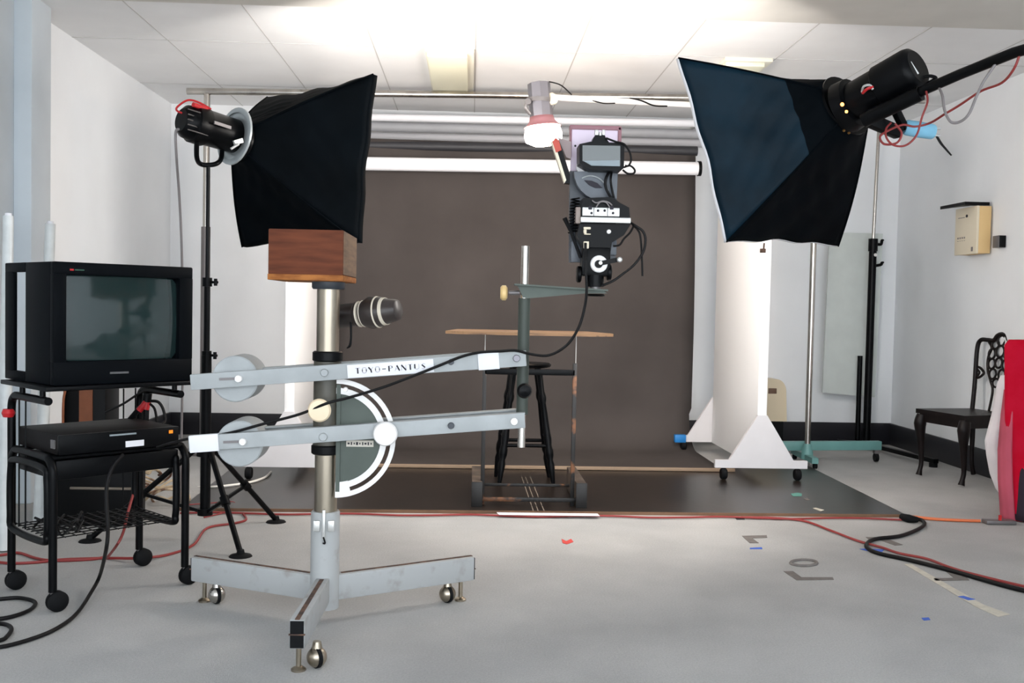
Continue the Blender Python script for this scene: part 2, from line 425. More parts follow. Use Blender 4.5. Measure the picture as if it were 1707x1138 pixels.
# ================================================================== TURQUOISE STAND, CROSSBAR, LAMP ON BOOM
YT = 7.02
base = ground(F(1345, 782)); base.y = YT; base.x = P(1345, 770, YT).x
ptop = P(1378, 170, YT)
t = thing('background_stand', 'chrome pole stand on a turquoise wheeled base behind the right white board', 'stand', base)
MB().cyl((base.x, YT, .07), (base.x, YT, ptop.z), .021, n=20).build('pole', chrome, t)
q1 = P(1300, 757, YT+.1); q2 = P(1460, 760, YT+.25)
bm_ = MB().bar((q1.x, YT+.08, .125), (q2.x, YT+.18, .125), .05, .065, bev=.004).build('base_beam', turq, t)
MB().lathe((base.x, YT, .045), (0, 0, 1), [(0, .045), (.05, .04), (.11, .024)], 20).build('pole_socket', turq, t)
for x, y in ((q1.x+.05, YT+.085), (q2.x-.03, YT+.175)):
    MB().box((x, y, .08), (.035, .04, .03)).lathe((x-.012, y, .037), (1, 0, 0), [(0, .032), (.024, .032)], 16, m=rubber).build('castor', darkg, bm_)
MB().bar((base.x-.01, YT-.2, .06), (base.x, YT+.3, .06), .045, .04).build('cross_foot', turq, t)
for y in (YT-.17, YT+.27):
    MB().lathe((base.x-.012, y, .022), (1, 0, 0), [(0, .02), (.024, .02)], 14).build('castor', rubber, t)
# left chrome pole
XLP = P(343, 400, 7.2)
t = thing('background_stand', 'chrome pole stand at the left behind the black lamp stand', 'stand', ground(XLP))
pt = P(343, 152, 7.2)
MB().cyl((XLP.x, 7.2, .02), (XLP.x, 7.2, P(338, 378, 7.2).z), .032, n=20).build('lower_tube', darkg, t)
MB().cyl((XLP.x, 7.2, P(338, 378, 7.2).z), (XLP.x, 7.2, pt.z-.02), .022, n=20).build('pole', chrome, t)
MB().cyl((XLP.x, 7.2, 0), (XLP.x, 7.2, .02), .16, n=28).build('base_plate', darkg, t)
a = P(312, 152, 7.2); b = P(1541, 168, 7.08)
a.z = min(a.z, ZC-.035)
tag(MB().cyl(a, b, .024, n=20).build('crossbar', chrome), 'long horizontal chrome crossbar running just under the ceiling', 'crossbar')
# lamp on boom
YLp = 6.0
t = thing('spot_lamp', 'small lit silver spot lamp on a pale boom arm, glowing white', 'lamp', P(900, 235, YLp))
pa = P(898, 138, YLp); pb = P(903, 196, YLp)
mb = MB(); mb.lathe(pa, pb-pa, [(0, .058), (.004, .068), (.10, .070), (.205, .070)], 8); mb.build('housing', alum, t)
MB().lathe(pb, pb-pa, [(-.005, .07), (.02, .075), (.05, .10), (.055, .112)], 28, caps=False).build('reflector', redglow, t, solid=.003)
pc = pb+(pb-pa).normalized()*.105
ds = (pb-pa).normalized()
MB().lathe(pc-ds*.075, ds, [(0, .03), (.015, .075), (.04, .107), (.075, .115), (.11, .108), (.135, .06), (.14, .01)], 28).build('bulb', bulb, t)
MB().lathe(P(899, 168, YLp)-Vector((0, 0, .012)), (0, 0, 1), [(0, .078), (.024, .078)], 24).build('clamp_band', darkg, t)
MB().tube([P(882, 166, YLp-.05), P(876, 178, YLp-.06), P(884, 190, YLp-.04)], .011).lathe(P(880, 170, YLp-.05), (0, -1, 0), [(0, .02), (.02, .018)], 14).build('lamp_bracket', darkg, t)
mb = MB().lathe(P(914, 164, YLp-.03), (P(926, 166, YLp)-P(914, 164, YLp-.03)), [(0, .03), (.02, .038), (.05, .03)], 18).build('swivel_joint', creamp, t)
be = P(1376, 186, YT-.02)
MB().tube([P(920, 162, YLp), P(1100, 172, 6.35), be], .018, n=12, smooth=False).build('boom_arm', whitep, t)
MB().tube([P(915, 136, YLp), P(935, 142, YLp+.03), P(953, 158, YLp+.06)], .004, n=6).build('power_cable', blackc, t)
MB().tube([P(980, 165, 6.1), P(1005, 172, 6.14), P(1025, 172, 6.18)], .004, n=6).build('power_cable', blackc, t)
MB().tube([P(1050, 163, 6.2), P(1070, 168, 6.24), P(1090, 176, 6.28), P(1112, 177, 6.32)], .005, n=6).build('power_cable', blackc, t)

# ================================================================== RIGHT BACKGROUND: black stand, panel, heater
YQ = 7.9
bs = ground(F(1444, 752)); bs.y = YQ; bs.x = P(1444, 740, YQ).x
t = thing('light_stand', 'black stand with a thin chrome upper pole in the right back corner', 'stand', bs)
zj = P(1456, 402, YQ).z; xt = P(1465, 215, YQ)
xm = P(1455, 420, YQ).x
MB().cyl((bs.x, YQ, .03), (xm, YQ, zj), .030, n=18).build('lower_pole', blackm, t)
MB().cyl((xm, YQ, zj-.02), (xt.x, YQ, xt.z), .014, n=14).build('upper_pole', chrome, t)
MB().cyl((xm, YQ, zj-.08), (xm, YQ, zj+.02), .037, n=18).build('collar', blackm, t)
for yy in (406, 443):
    p = P(1457, yy, YQ)
    MB().tube([p, p+Vector((.05, -.01, -.005 if yy < 420 else .01)), p+Vector((.06, -.01, .025)), p+Vector((.075, -.01, .03))], [.012, .012, .012, .006], n=8).build('clamp_knob', blackm, t)
MB().lathe(P(1457, 425, YQ)+Vector((0, -.03, 0)), (0, -1, 0), [(0, .014), (.006, .012)], 14).build('screw', whitep, t)
le = F(1560, 779)
MB().bar((bs.x-.02, YQ, .045), (le.x, le.y, .045), .04, .03).build('leg', blackm, t)
MB().bar((bs.x-.2, YQ+.1, .045), (bs.x+.02, YQ, .045), .04, .03).build('leg', blackm, t)
for p in ((bs.x, YQ, .03), (le.x-.01, le.y+.02, .018), (bs.x-.19, YQ+.095, .018)):
    MB().lathe((p[0], p[1], 0), (0, 0, 1), [(0, .03), (.03, .03)], 14).build('foot_pad', rubber, t)
MB().cyl((bs.x-.05, YQ+.06, .03), (bs.x-.05, YQ+.06, .75), .02, n=14).build('rear_post', blackm, t)
xa = P(1376, 500, YQ+.12).x; xb = P(1464, 500, YQ+.12).x; za = P(1420, 659, YQ+.12).z; zz = P(1420, 388, YQ+.12).z
pm = MB(); pm.prism([(xa, YQ+.12, za+.02), (xb, YQ+.12, za-.012), (xb+.02, YQ+.12, zz), (xa+.02, YQ+.12, zz)], (0, .02, 0))
pm.build('hanging_panel', mat('pale_green_board', (208, 214, 210), .8, var=.03), t)

Yh = 7.75
t = thing('heater', 'cream plastic casing with a rounded corner and small brown slot, behind the right white board', 'heater', ground(P(1290, 700, Yh)))
hx0 = P(1250, 660, Yh).x; hx1 = P(1313, 660, Yh).x; hz0 = P(1290, 702, Yh).z; hz1 = P(1290, 632, Yh).z
pts = [(hx0, Yh, hz0), (hx1, Yh, hz0), (hx1-.012, Yh, hz1-.10)]
for k in range(1, 9):
    a_ = k/8*math.pi/2; pts.append((hx1-.012-.075*(1-math.cos(a_)), Yh, hz1-.10+.10*math.sin(a_)))
pts.append((hx0, Yh, hz1))
MB().prism(pts, (0, .18, 0)).build('casing', mat('cream_casing', (226, 210, 180), .4), t)
MB().pbox(1281, 647, 1295, 656, Yh-.006, .01).build('slot', mat('brown_slot', (110, 84, 66), .6), t)
MB().box(((hx0+hx1)/2, Yh+.09, hz0/2), (hx1-hx0-.05, .16, hz0-.002)).build('stand_block', black, t)

# ================================================================== RIGHT WALL BOXES
t = thing('control_box', 'cream metal control box on the right wall with a black tray on top', 'control box', P(1650, 420, 6.45))
Yn = P(1653, 400, 6.45); xw = XR
def wallY(px): # depth where a photograph column meets the right wall
    d = ray(px, 450); return d.y*XR/d.x
y0 = wallY(1653); pz0 = P(1640, 422, y0).z; pz1 = P(1640, 343, y0).z
pr = .115
MB().box((XR-pr/2, y0+.15, (pz0+pz1)/2), (pr-.03, .30, pz1-pz0), bev=.004).build('casing', creams, t)
MB().box((XR-pr+.008, y0+.15, (pz0+pz1)/2), (.018, .302, pz1-pz0+.004), bev=.003).build('front_cover', creamp, t)
xf = XR-pr-.002
mk = MB()
for k in range(4): mk.box((xf, y0+.25-.03*k, pz0+.115), (.004, .012, .012))
for k in range(4): mk.box((xf, y0+.25-.03*k, pz0+.095), (.004, .012, .003))
mk.box((xf, y0+.21, pz1-.065), (.004, .09, .004)).box((xf, y0+.05, pz0+.03), (.004, .02, .03))
mk.build('markings', mat('grey_print', (120, 112, 110), .6), t)
MB().lathe((xf+.004, y0+.135, pz1-.058), (-1, 0, 0), [(0, .011), (.008, .010)], 14).build('key_switch', ink, t)
tag(MB().prism([(XR-.19, y0+.02, pz1+.006), (XR-.02, y0+.02, pz1+.006), (XR-.02, y0+.28, pz1+.03), (XR-.21, y0+.34, pz1-.002+.006)], (0, 0, .022)).build('document_tray', black), 'thin black tray lying on the cream wall box', 'tray')
y2 = wallY(1676); sz = P(1667, 402, y2).z
t = thing('wall_switch', 'small grey metal switch with a dark face, right of the cream wall box', 'switch', (XR, y2, sz-.04))
MB().box((XR-.025, y2+.045, sz), (.05, .08, .08), bev=.003).build('switch_box', darkg, t)
MB().box((XR-.025, y2+.003, sz), (.042, .006, .078), bev=.001).build('face', black, t)

# ================================================================== CHAIR
o0 = F(1534, 794); sv = (F(1602, 811)-o0).normalized(); dv = Vector((-sv.y, sv.x, 0))
def ch(a, b, z): return o0 + sv*a + dv*b + Vector((0, 0, z))       # a: across the front, b: front to back
CWD, CDP = .40, .40
t = thing('dining_chair', 'dark carved wooden chair with an openwork back against the right wall', 'chair', ground(ch(CWD/2, CDP/2, 0)))
for a_, sx in ((0, 1), (CWD, -1)):
    pts = [ch(a_, .0, .42), ch(a_-.005*sx, -.012, .36), ch(a_+.0, -.004, .22), ch(a_, .004, .1), ch(a_, -.004, .05), ch(a_, -.012, .012)]
    MB().tube(pts, [.034, .04, .022, .015, .015, .022], n=12).build('front_leg', chairm, t)
for a_ in (.03, CWD-.03):
    MB().tube([ch(a_, CDP-.02, .42), ch(a_, CDP-.01, .3), ch(a_, CDP-.01, .1), ch(a_, CDP+.01, .01)], [.026, .017, .014, .017], n=12).build('rear_leg', chairm, t)
MB().prism([ch(-.03, -.03, .43), ch(CWD+.03, -.03, .43), ch(CWD, CDP, .43), ch(0, CDP, .43)], (0, 0, .03)).build('seat', chairm, t)
rl = MB()
rl.bar(ch(-.01, 0, .405), ch(CWD+.01, 0, .405), .03, .06).bar(ch(0, 0, .405), ch(.02, CDP-.02, .405), .03, .06).bar(ch(CWD, 0, .405), ch(CWD-.02, CDP-.02, .405), .03, .06)
rl.build('seat_rail', chairm, t)
bk = MB()
def cb(a, z):
    z = .45+(z-.45)*.955
    return ch(a, CDP-.02+(z-.45)*.12, z)
bk.tube([cb(.03, .45), cb(.02, .65), cb(.0, .88), cb(.02, .95), cb(.09, .955), cb(.14, .955), cb(.17, .99), cb(.21, 1.0), cb(.25, .99), cb(.28, .955), cb(.34, .955), cb(.40, .95), cb(.42, .88), cb(.40, .65), cb(.39, .45)], .015, n=10)
bk.build('back_frame', chairm, t)
sp = MB()
def ring(a, z, ra, rz): sp.tube([cb(a+ra*math.cos(k*math.pi/4), z+rz*math.sin(k*math.pi/4)) for k in range(8)], .0075, n=6, closed=True, sub=3)
for a_, z_, ra, rz in ((.21, .955, .035, .035), (.16, .925, .03, .03), (.26, .925, .03, .03), (.21, .88, .035, .04), (.14, .86, .03, .035), (.28, .86, .03, .035), (.15, .79, .03, .035), (.21, .80, .03, .035), (.27, .79, .03, .035), (.17, .72, .03, .035), (.25, .72, .03, .035), (.21, .66, .03, .03)): ring(a_, z_, ra, rz)
sp.tube([cb(.10, .94), cb(.13, .90), cb(.11, .83), cb(.12, .75), cb(.16, .67), cb(.19, .60), cb(.18, .45)], .009, n=6)
sp.tube([cb(.32, .94), cb(.29, .90), cb(.31, .83), cb(.30, .75), cb(.26, .67), cb(.23, .60), cb(.24, .45)], .009, n=6)
sp.build('openwork_splat', chairm, t)
or_ = MB().tube([cb(.03, .76), cb(.06, .75), cb(.09, .72), cb(.06, .69), cb(.03, .68)], .009, n=6).tube([cb(.03, .74), cb(.05, .72), cb(.03, .69)], .008, n=6)
or_.build('side_scroll', chairm, t)

# ================================================================== CLOTHS AT THE RIGHT EDGE
def drape(name, m, rows, Yc, thick, nf, amp, label, seed, parent=None):
    # rows: (py, px_left, px_right) sections of a hanging bundle of cloth
    mb = MB(); rings = []
    n = 56
    R_ = []
    for k in range(len(rows)-1):
        for s_ in range(6):
            q = s_/6; R_.append([rows[k][i]*(1-q)+rows[k+1][i]*q for i in range(3)])
    R_.append(list(rows[-1]))
    for i, (py, pxl, pxr) in enumerate(R_):
        A = P(pxl, py, Yc); B = P(pxr, py, Yc); cx = (A.x+B.x)/2; hw = (B.x-A.x)/2; z = max(A.z, .004)
        rg = []
        for j in range(n):
            an = 2*math.pi*j/n
            q = 1+amp*math.sin(an*nf+seed+z*2.5)+amp*.6*math.sin(an*(nf*2+1)+z*5+seed)
            rg.append(mb.bm.verts.new((cx+hw*math.cos(an)*(1+.3*(q-1)), Yc+thick*math.sin(an)*q, z)))
        rings.append(rg)
    for i in range(len(rings)-1):
        for j in range(n):
            mb.bm.faces.new((rings[i][j], rings[i][(j+1) % n], rings[i+1][(j+1) % n], rings[i+1][j]))
    mb.bm.faces.new(rings[0]); mb.bm.faces.new(rings[-1][::-1])
    o = mb.build(name, m, parent, ang=80)
    return tag(o, label, 'cloth') if parent is None else o
drape('white_sheet', clothw, [(626, 1672, 1700), (640, 1664, 1712), (690, 1655, 1715), (735, 1643, 1715), (760, 1646, 1715), (790, 1652, 1715), (815, 1662, 1714), (836, 1678, 1712)], 5.62, .07, 5, .06, 'white sheet hanging beside the carved chair, behind the red cloth', 1)
t = thing('red_cloth', 'bright red velvet cloth standing in folds at the right edge of the picture', 'cloth', ground(P(1720, 870, 5.2)))
drape('velvet', redv, [(566, 1684, 1790), (575, 1677, 1795), (700, 1676, 1800), (800, 1684, 1800), (879, 1688, 1800)], 5.2, .09, 6, .07, '', 0, t)
def hem(u, v):
    px = 1686+u*110; zz_ = .008+.30*v*(.55+.45*math.sin(u*7+1))
    p = P(px, 850, 5.2); an = math.pi*(1+u)
    cx = P(1743, 850, 5.2).x; hw = S(58, 5.2)
    return Vector((cx+hw*math.cos(an)*1.02, 5.2+.115*math.sin(an), zz_))
MB().grid(hem, 40, 6).build('patterned_hem', darkv, t, solid=.004)
drape('lining', pinkv, [(650, 1678, 1690), (690, 1672, 1690), (750, 1666, 1690), (800, 1666, 1690), (860, 1670, 1692), (879, 1678, 1694)], 5.22, .05, 4, .08, '', 2, t)
pk = F(1662, 873)
t = thing('socket_block', 'small socket block on the carpet beside the red cloth', 'socket', pk)
MB().box(pk+Vector((.01, 0, .012)), (.16, .06, .02), bev=.003).build('casing', darkg, t)
MB().box(pk+Vector((.01, -.01, .034)), (.012, .012, .03)).build('pin', reds, t)

# ================================================================== SOFTBOXES
def softbox(label, corners, ringc, ringr, axis, mats, dm, sag=.05, skirt_d=.045, skm=None, neck=0):
    cen = sum(corners, Vector())/4
    t = thing('softbox', label, 'softbox', cen)
    axis = axis.normalized()
    nrm = (corners[1]-corners[0]).cross(corners[2]-corners[0]).normalized()
    if nrm.dot(cen-ringc) < 0: nrm = -nrm
    e1 = None
    ringp = []; fns = []
    for cr in corners:
        d = cr-ringc; d = d-axis*d.dot(axis); d.normalize(); ringp.append(ringc+d*ringr)
    for j in range(4):
        c0, c1, r0, r1 = corners[j], corners[(j+1) % 4], ringp[j], ringp[(j+1) % 4]
        mid = ((c0+c1)/2-cen)
        inward = -(mid-axis*mid.dot(axis)).normalized()
        def fn(u, v, c0=c0, c1=c1, r0=r0, r1=r1, inward=inward, j=j):
            a = r0.lerp(r1, u); dd = a-ringc; dd = dd-axis*dd.dot(axis)
            a = ringc+dd.normalized()*ringr
            b = c0.lerp(c1, u)
            p = a.lerp(b, v)
            bow = .018*math.sin(math.pi*min(1, v))
            rad = p-ringc; rad = rad-axis*rad.dot(axis); p = p + rad.normalized()*bow
            s_ = math.sin(math.pi*u)
            p = p + inward*sag*s_*math.sin(math.pi*v**.8)*.55 + inward*sag*.35*s_*v
            w = .008*math.sin(u*17+v*9+j*2)*s_*v + .006*math.sin((u-v)*26+j)*s_*math.sin(math.pi*v)
            return p + inward*w
        fns.append(fn)
        pb_ = MB().grid(fn, 20, 20, m=mats[j])
        if neck:                                   # black neck sewn round the lamp end
            ni = pb_.mi(fabric); vid = {v: i for i, v in enumerate(pb_.bm.verts)}
            for f in pb_.bm.faces:
                if min(vid[v] % 21 for v in f.verts) < neck: f.material_index = ni
        pb_.build('fabric_panel', mats[j], t, ang=75, solid=.002)
        MB().tube([(lambda p, v: p+((p-ringc)-axis*(p-ringc).dot(axis)).normalized()*(.018*math.sin(math.pi*v)+.002))(ringp[j].lerp(c0, k/8), k/8) for k in range(9)], .004, n=6).build('rod', fabric, t)
    MB().lathe(ringc-axis*.006, axis, [(0, ringr*.9), (.001, ringr+.006), (.012, ringr+.006)], 30).build('speed_ring', blackm, t)
    # shallow skirt round the mouth and the diffuser
    sk = MB()
    for j in range(4):
        sk.grid(lambda u, v, fn=fns[j]: fn(u, 1)+nrm*(skirt_d*v-.001), 20, 2)
    sk.build('mouth_rim', skm or whitefab, t, solid=.002)
    ins = [c_+(cen-c_)*.11 + nrm*skirt_d*.5 for c_ in corners]
    MB().prism(ins, nrm*.004).build('diffuser', dm, t)
    return t, nrm
# left
cL = [P(446, 162, 5.22), P(622, 124, 4.77), P(597, 404, 4.77), P(404, 411, 5.18)]
ringL = P(402, 236, 4.70); axL = (sum(cL, Vector())/4-ringL)
softbox('black softbox on the left stand, facing away to the right', cL, ringL, .085, axL, [fabric, fabric, fabric, fabric], diffL, skirt_d=.03, skm=fabric)
axn = axL.normalized()
# lamp left
lc0 = P(322, 206, 4.50); lc1 = P(394, 228, 4.66); la = (lc1-lc0).normalized(); LL = (lc1-lc0).length
t = thing('studio_lamp', 'black studio lamp with a red handle on the left tripod stand', 'lamp', P(348, 270, 4.56))
MB().lathe(lc0-la*.06, la, [(0, .05), (.02, .072), (.05, .078), (.055, .085), (LL*.5, .087), (LL*.55, .080), (LL+.055, .078)], 26).build('housing', blackm, t)
MB().lathe(lc1-la*.02, la, [(0, .11), (.006, .132), (.014, .132), (.03, .09)], 30, caps=False).lathe(lc1-la*.012, la, [(0, .132), (.004, .075)], 30, caps=False).build('ring_flange', whiteref, t, solid=.003)
MB().tube([P(352, 182, 4.5), P(330, 170, 4.48), P(313, 167, 4.46), P(298, 176, 4.45), P(294, 183, 4.45), P(303, 188, 4.46), P(318, 188, 4.47)], .0045, n=8).build('carry_loop', reds, t)
MB().tube([P(322, 174, 4.44), P(345, 182, 4.50)], .011, n=8).build('handle_grip', reds, t)
mb = MB()
for k in range(5): mb.bar(lc0+Vector((.01, -.088, .045-.022*k))-la*.01, lc0+Vector((.01, -.088, .045-.022*k))+la*.09, .004, .005)
mb.build('cooling_fins', leather, t)
MB().bar(P(357, 204, 4.46), P(385, 213, 4.53), .006, .014).build('side_plate', darkg, t)
yk = [P(328, 236, 4.44), P(328, 262, 4.48), P(334, 273, 4.54), P(348, 275, 4.56), P(362, 272, 4.58), P(369, 262, 4.62), P(370, 236, 4.64)]
MB().tube(yk, .011, n=10).build('yoke', blackm, t)
MB().bar(P(390, 238, 4.52), P(404, 234, 4.55), .012, .02).tube([P(398, 240, 4.52), P(385, 248, 4.5)], .006).build('latch', silver, t)
MB().tube([P(300, 216, 4.46), P(293, 220, 4.46), P(294, 260, 4.5), P(299, 330, 4.7), P(303, 420, 4.8), P(305, 560, 4.9), P(303, 700, 5.0), P(301, 780, 5.05), F(300, 842, .01)], .006, n=8).build('power_cable', greyc, t)

# left stand
cz = Vector((-1.222, 4.56, 0))
cz.x = P(346, 400, 4.56).x
ztp = P(348, 275, 4.56).z
t = thing('light_stand', 'black tripod light stand carrying the left lamp and softbox', 'stand', cz)
zc1 = P(345, 470, 4.56).z; zc2 = P(343, 592, 4.56).z
MB().cyl((cz.x, cz.y, zc1), (cz.x, cz.y, ztp-.006), .009, n=14).build('upper_pole', blackm, t)
MB().cyl((cz.x, cz.y, zc2), (cz.x, cz.y, zc1), .014, n=14).build('middle_pole', blackm, t)
MB().cyl((cz.x, cz.y, .12), (cz.x, cz.y, zc2), .023, n=16).build('lower_pole', blackm, t)
for zz_ in (zc1, zc2):
    MB().cyl((cz.x, cz.y, zz_-.02), (cz.x, cz.y, zz_+.02), .022, n=14).cyl((cz.x, cz.y, zz_), (cz.x+.05, cz.y-.01, zz_), .006, n=8).cyl((cz.x+.04, cz.y-.01, zz_-.016), (cz.x+.04, cz.y-.01, zz_+.016), .008, n=8).build('clamp_knob', blackm, t)
zs = .42
MB().cyl((cz.x, cz.y, zs-.03), (cz.x, cz.y, zs+.03), .04, n=16).box((cz.x+.01, cz.y, zs+.02), (.11, .07, .03), bev=.01).build('leg_collar', blackm, t)
MB().cyl((cz.x, cz.y, .12), (cz.x, cz.y, .15), .034, n=16).build('brace_collar', blackm, t)
for f_ in (F(460, 870), F(401, 927), F(150, 902)):
    ft = ground(f_, .012); d = (ft-cz); d.z = 0; tp = Vector((cz.x, cz.y, zs))+d.normalized()*.045
    lg = MB().cyl(tp, ft, .0125, n=12).build('leg', blackm, t)
    mdp = tp.lerp(ft, .5)
    MB().bar((cz.x+d.normalized().x*.03, cz.y+d.normalized().y*.03, .14), mdp, .012, .014).build('brace', blackm, t)
    MB().lathe(mdp-(ft-tp).normalized()*.02, ft-tp, [(0, .02), (.04, .02)], 12).build('joint', blackm, lg)
    MB().lathe((ft.x, ft.y, 0), (0, 0, 1), [(0, .05), (.006, .045), (.012, .018), (.03, .014)], 18).build('foot_pad', rubber, lg)
# right softbox
cR = [P(1352, 150, 4.82), P(1131, 97, 4.15), P(1211, 403, 4.15), P(1397, 410, 4.78)]
ringR = P(1410, 176, 4.12); axR = (sum(cR, Vector())/4-ringR)
softbox('large navy black softbox at the upper right, mouth facing left and away', cR, ringR, .13, axR, [fabric, fabric_lit, fabric, fabric], diffR, sag=.05, skirt_d=.014, neck=5)
l1 = P(1408, 180, 4.08); l0 = P(1512, 122, 3.86); la = (l1-l0).normalized(); LL = (l1-l0).length
t = thing('studio_lamp', 'big black cylindrical studio lamp behind the right softbox on a black boom', 'lamp', P(1470, 200, 4.0))
MB().lathe(l0-la*.05, la, [(0, .07), (.012, .085), (.03, .09), (.16, .09), (.165, .083), (LL*.98, .083), (LL, .105), (LL+.05, .11)], 30).build('housing', blackm, t)
n_ = MB()
for k in range(9):
    an = -1.9+k*.32
    e1 = la.cross(Vector((0, 0, 1))).normalized(); e2 = e1.cross(la)
    q = l0+la*(LL+.012) + (e1*math.cos(an)+e2*math.sin(an))*.1065
    n_.lathe(q-la*.006, la, [(0, .002), (.003, .006), (.009, .006), (.012, .002)], 8)
n_.build('rivets', mat('brass', (150, 110, 60), .35, .8), t)
for (px, py, r_) in ((1404, 174, .008), (1411, 186, .0065)):
    MB().lathe(P(px, py, 3.955), (0, -1, 0), [(0, r_), (.003, r_*.6)], 10).build('vent_glow', spark, t)
MB().tube([P(1437, 153, 3.90), P(1440, 144, 3.88), P(1450, 142, 3.87), P(1455, 149, 3.87)], .005, n=8).build('handle', silver, t)
MB().tube([P(1438, 155, 3.9), P(1446, 148, 3.87), P(1455, 145, 3.87)], .006, n=8).build('red_grip', reds, t)
MB().tube([P(1520, 137, 3.85), P(1545, 127, 3.82), P(1560, 130, 3.82), P(1548, 138, 3.82)], .007, n=8).build('rear_lever', blackm, t)
MB().bar(P(1448, 200, 3.95), P(1500, 222, 3.98), .05, .05, bev=.01).bar(P(1490, 178, 3.95), P(1508, 215, 3.98), .03, .03, bev=.006).build('yoke', blackm, t)
MB().bar(P(1515, 105, 3.80), P(1528, 125, 3.80), .006, .02).build('rear_plate', silver, t)
t2 = thing('boom_arm', 'black boom arm reaching in from the upper right to the big studio lamp', 'boom', P(1500, 160, 3.9))
MB().tube([P(1440, 200, 3.93), P(1500, 172, 3.82), P(1545, 148, 3.74), P(1600, 124, 3.62), P(1690, 88, 3.42), P(1760, 68, 3.3), P(1960, 0, 2.95), P(2500, -170, 2.3)], .0195, n=16, smooth=False).build('arm', blackm, t2)
MB().cyl(P(1440, 200, 3.93), P(1535, 155, 3.76), .030, n=16).build('sleeve', blackm, t2)
p0 = P(1508, 212, 3.98); p1 = P(1557, 220, 3.98)
t = thing('tape_grip', 'light blue taped grip with two thin rods behind the right lamp', 'grip', p0)
MB().lathe(p0, p1-p0, [(0, .026), (.008, .031), (.06, .032), ((p1-p0).length-.006, .030), ((p1-p0).length, .026)], 22).build('tape_wrap', bluel, t)
MB().cyl(P(1554, 214, 3.98), P(1567, 214, 3.98), .006, n=8).cyl(P(1554, 224, 3.98), P(1566, 226, 3.98), .007, n=8).build('rods', silver, t)
MB().cyl(P(1490, 211, 3.98), P(1510, 213, 3.98), .012, n=10).build('shaft', blackm, t)
MB().tube([P(1561, 226, 3.98), P(1568, 238, 3.98), P(1578, 250, 3.98), P(1586, 259, 3.98)], [.005, .005, .004, .003], n=6).build('tail_lead', blackc, t)
tag(MB().tube([P(1700, 90, 3.4), P(1690, 115, 3.42), P(1670, 138, 3.5), P(1635, 152, 3.6), P(1600, 175, 3.7), P(1575, 190, 3.75), P(1550, 205, 3.85), P(1525, 211, 3.88), P(1505, 208, 3.9), P(1480, 218, 3.9), P(1467, 228, 3.9), P(1474, 240, 3.9), P(1495, 238, 3.9), P(1503, 222, 3.9), P(1492, 206, 3.9)], .0045, n=8).build('cable', redc), 'thin red cable hanging from the black boom arm to the right lamp', 'cable')
tag(MB().tube([P(1544, 152, 3.72), P(1546, 170, 3.74), P(1537, 195, 3.76), P(1528, 225, 3.78), P(1510, 242, 3.8), P(1490, 242, 3.82), P(1478, 230, 3.84), P(1477, 215, 3.86), P(1485, 205, 3.88)], .004, n=8).build('cable', redc), 'thin red cable looping below the big lamp beside the light blue grip', 'cable')
tag(MB().tube([P(1660, 106, 3.48), P(1640, 135, 3.5), P(1628, 160, 3.52), P(1615, 190, 3.52), P(1600, 203, 3.55), P(1585, 203, 3.57), P(1575, 185, 3.6), P(1571, 160, 3.64), P(1565, 145, 3.7)], .005, n=8).build('cable', greyc), 'thin grey cable hanging in a loop under the black boom arm', 'cable')
t = thing('hanging_weight', 'small rusty clip hanging below the lower left corner of the right softbox', 'clip', P(1272, 420, 4.25))
MB().tube([P(1274, 405, 4.28), P(1273, 415, 4.28)], .004, n=6).build('hook', rust, t)
MB().pbox(1268, 414, 1277, 421, 4.27, .015).build('clip_body', rust, t)

# ================================================================== PANTOGRAPH STAND
YP = 3.42
pc_ = P(547, 530, YP); px_, py_ = pc_.x, YP
def zat(py, Y=YP, x=547): return P(x, py, Y).z
t = thing('pantograph_stand', 'grey pantograph copy stand with a chrome pole on a three-legged castored base', 'stand', (px_, py_, 0))
PS = t
def pv(z): return Vector((px_, py_, z))
MB().lathe(pv(.05), (0, 0, 1), [(0, .049), (.33, .049), (.335, .046)], 32).build('base_tube', greyw, t)
MB().cyl(pv(.38), pv(zat(481)), .0385, n=36).build('pole', steel, t)
MB().cyl(pv(zat(740, x=543)), pv(zat(601)), .046, n=36).build('sleeve', olive, t)
for (ya, yb) in ((602, 585), (756, 740)):
    MB().lathe(pv(zat(ya)), (0, 0, 1), [(0, .046), (.004, .051), (S(ya-yb, YP)-.004, .051), (S(ya-yb, YP), .046)], 36).build('collar', blackm, t)
MB().lathe(pv(zat(482)), (0, 0, 1), [(0, .052), (.006, .056), (S(12, YP), .056)], 32).build('top_cap', bluegreyd, t)
hub = Vector((px_, py_, .118))
feet = [(F(342, 1002), P(325, 948, 3.66), P(368, 995, 3.62)), (F(765, 1006), P(786, 948, 3.70), P(741, 1000, 3.62)), (F(497, 1122), P(495, 1063, 2.93), P(520, 1100, 3.02))]
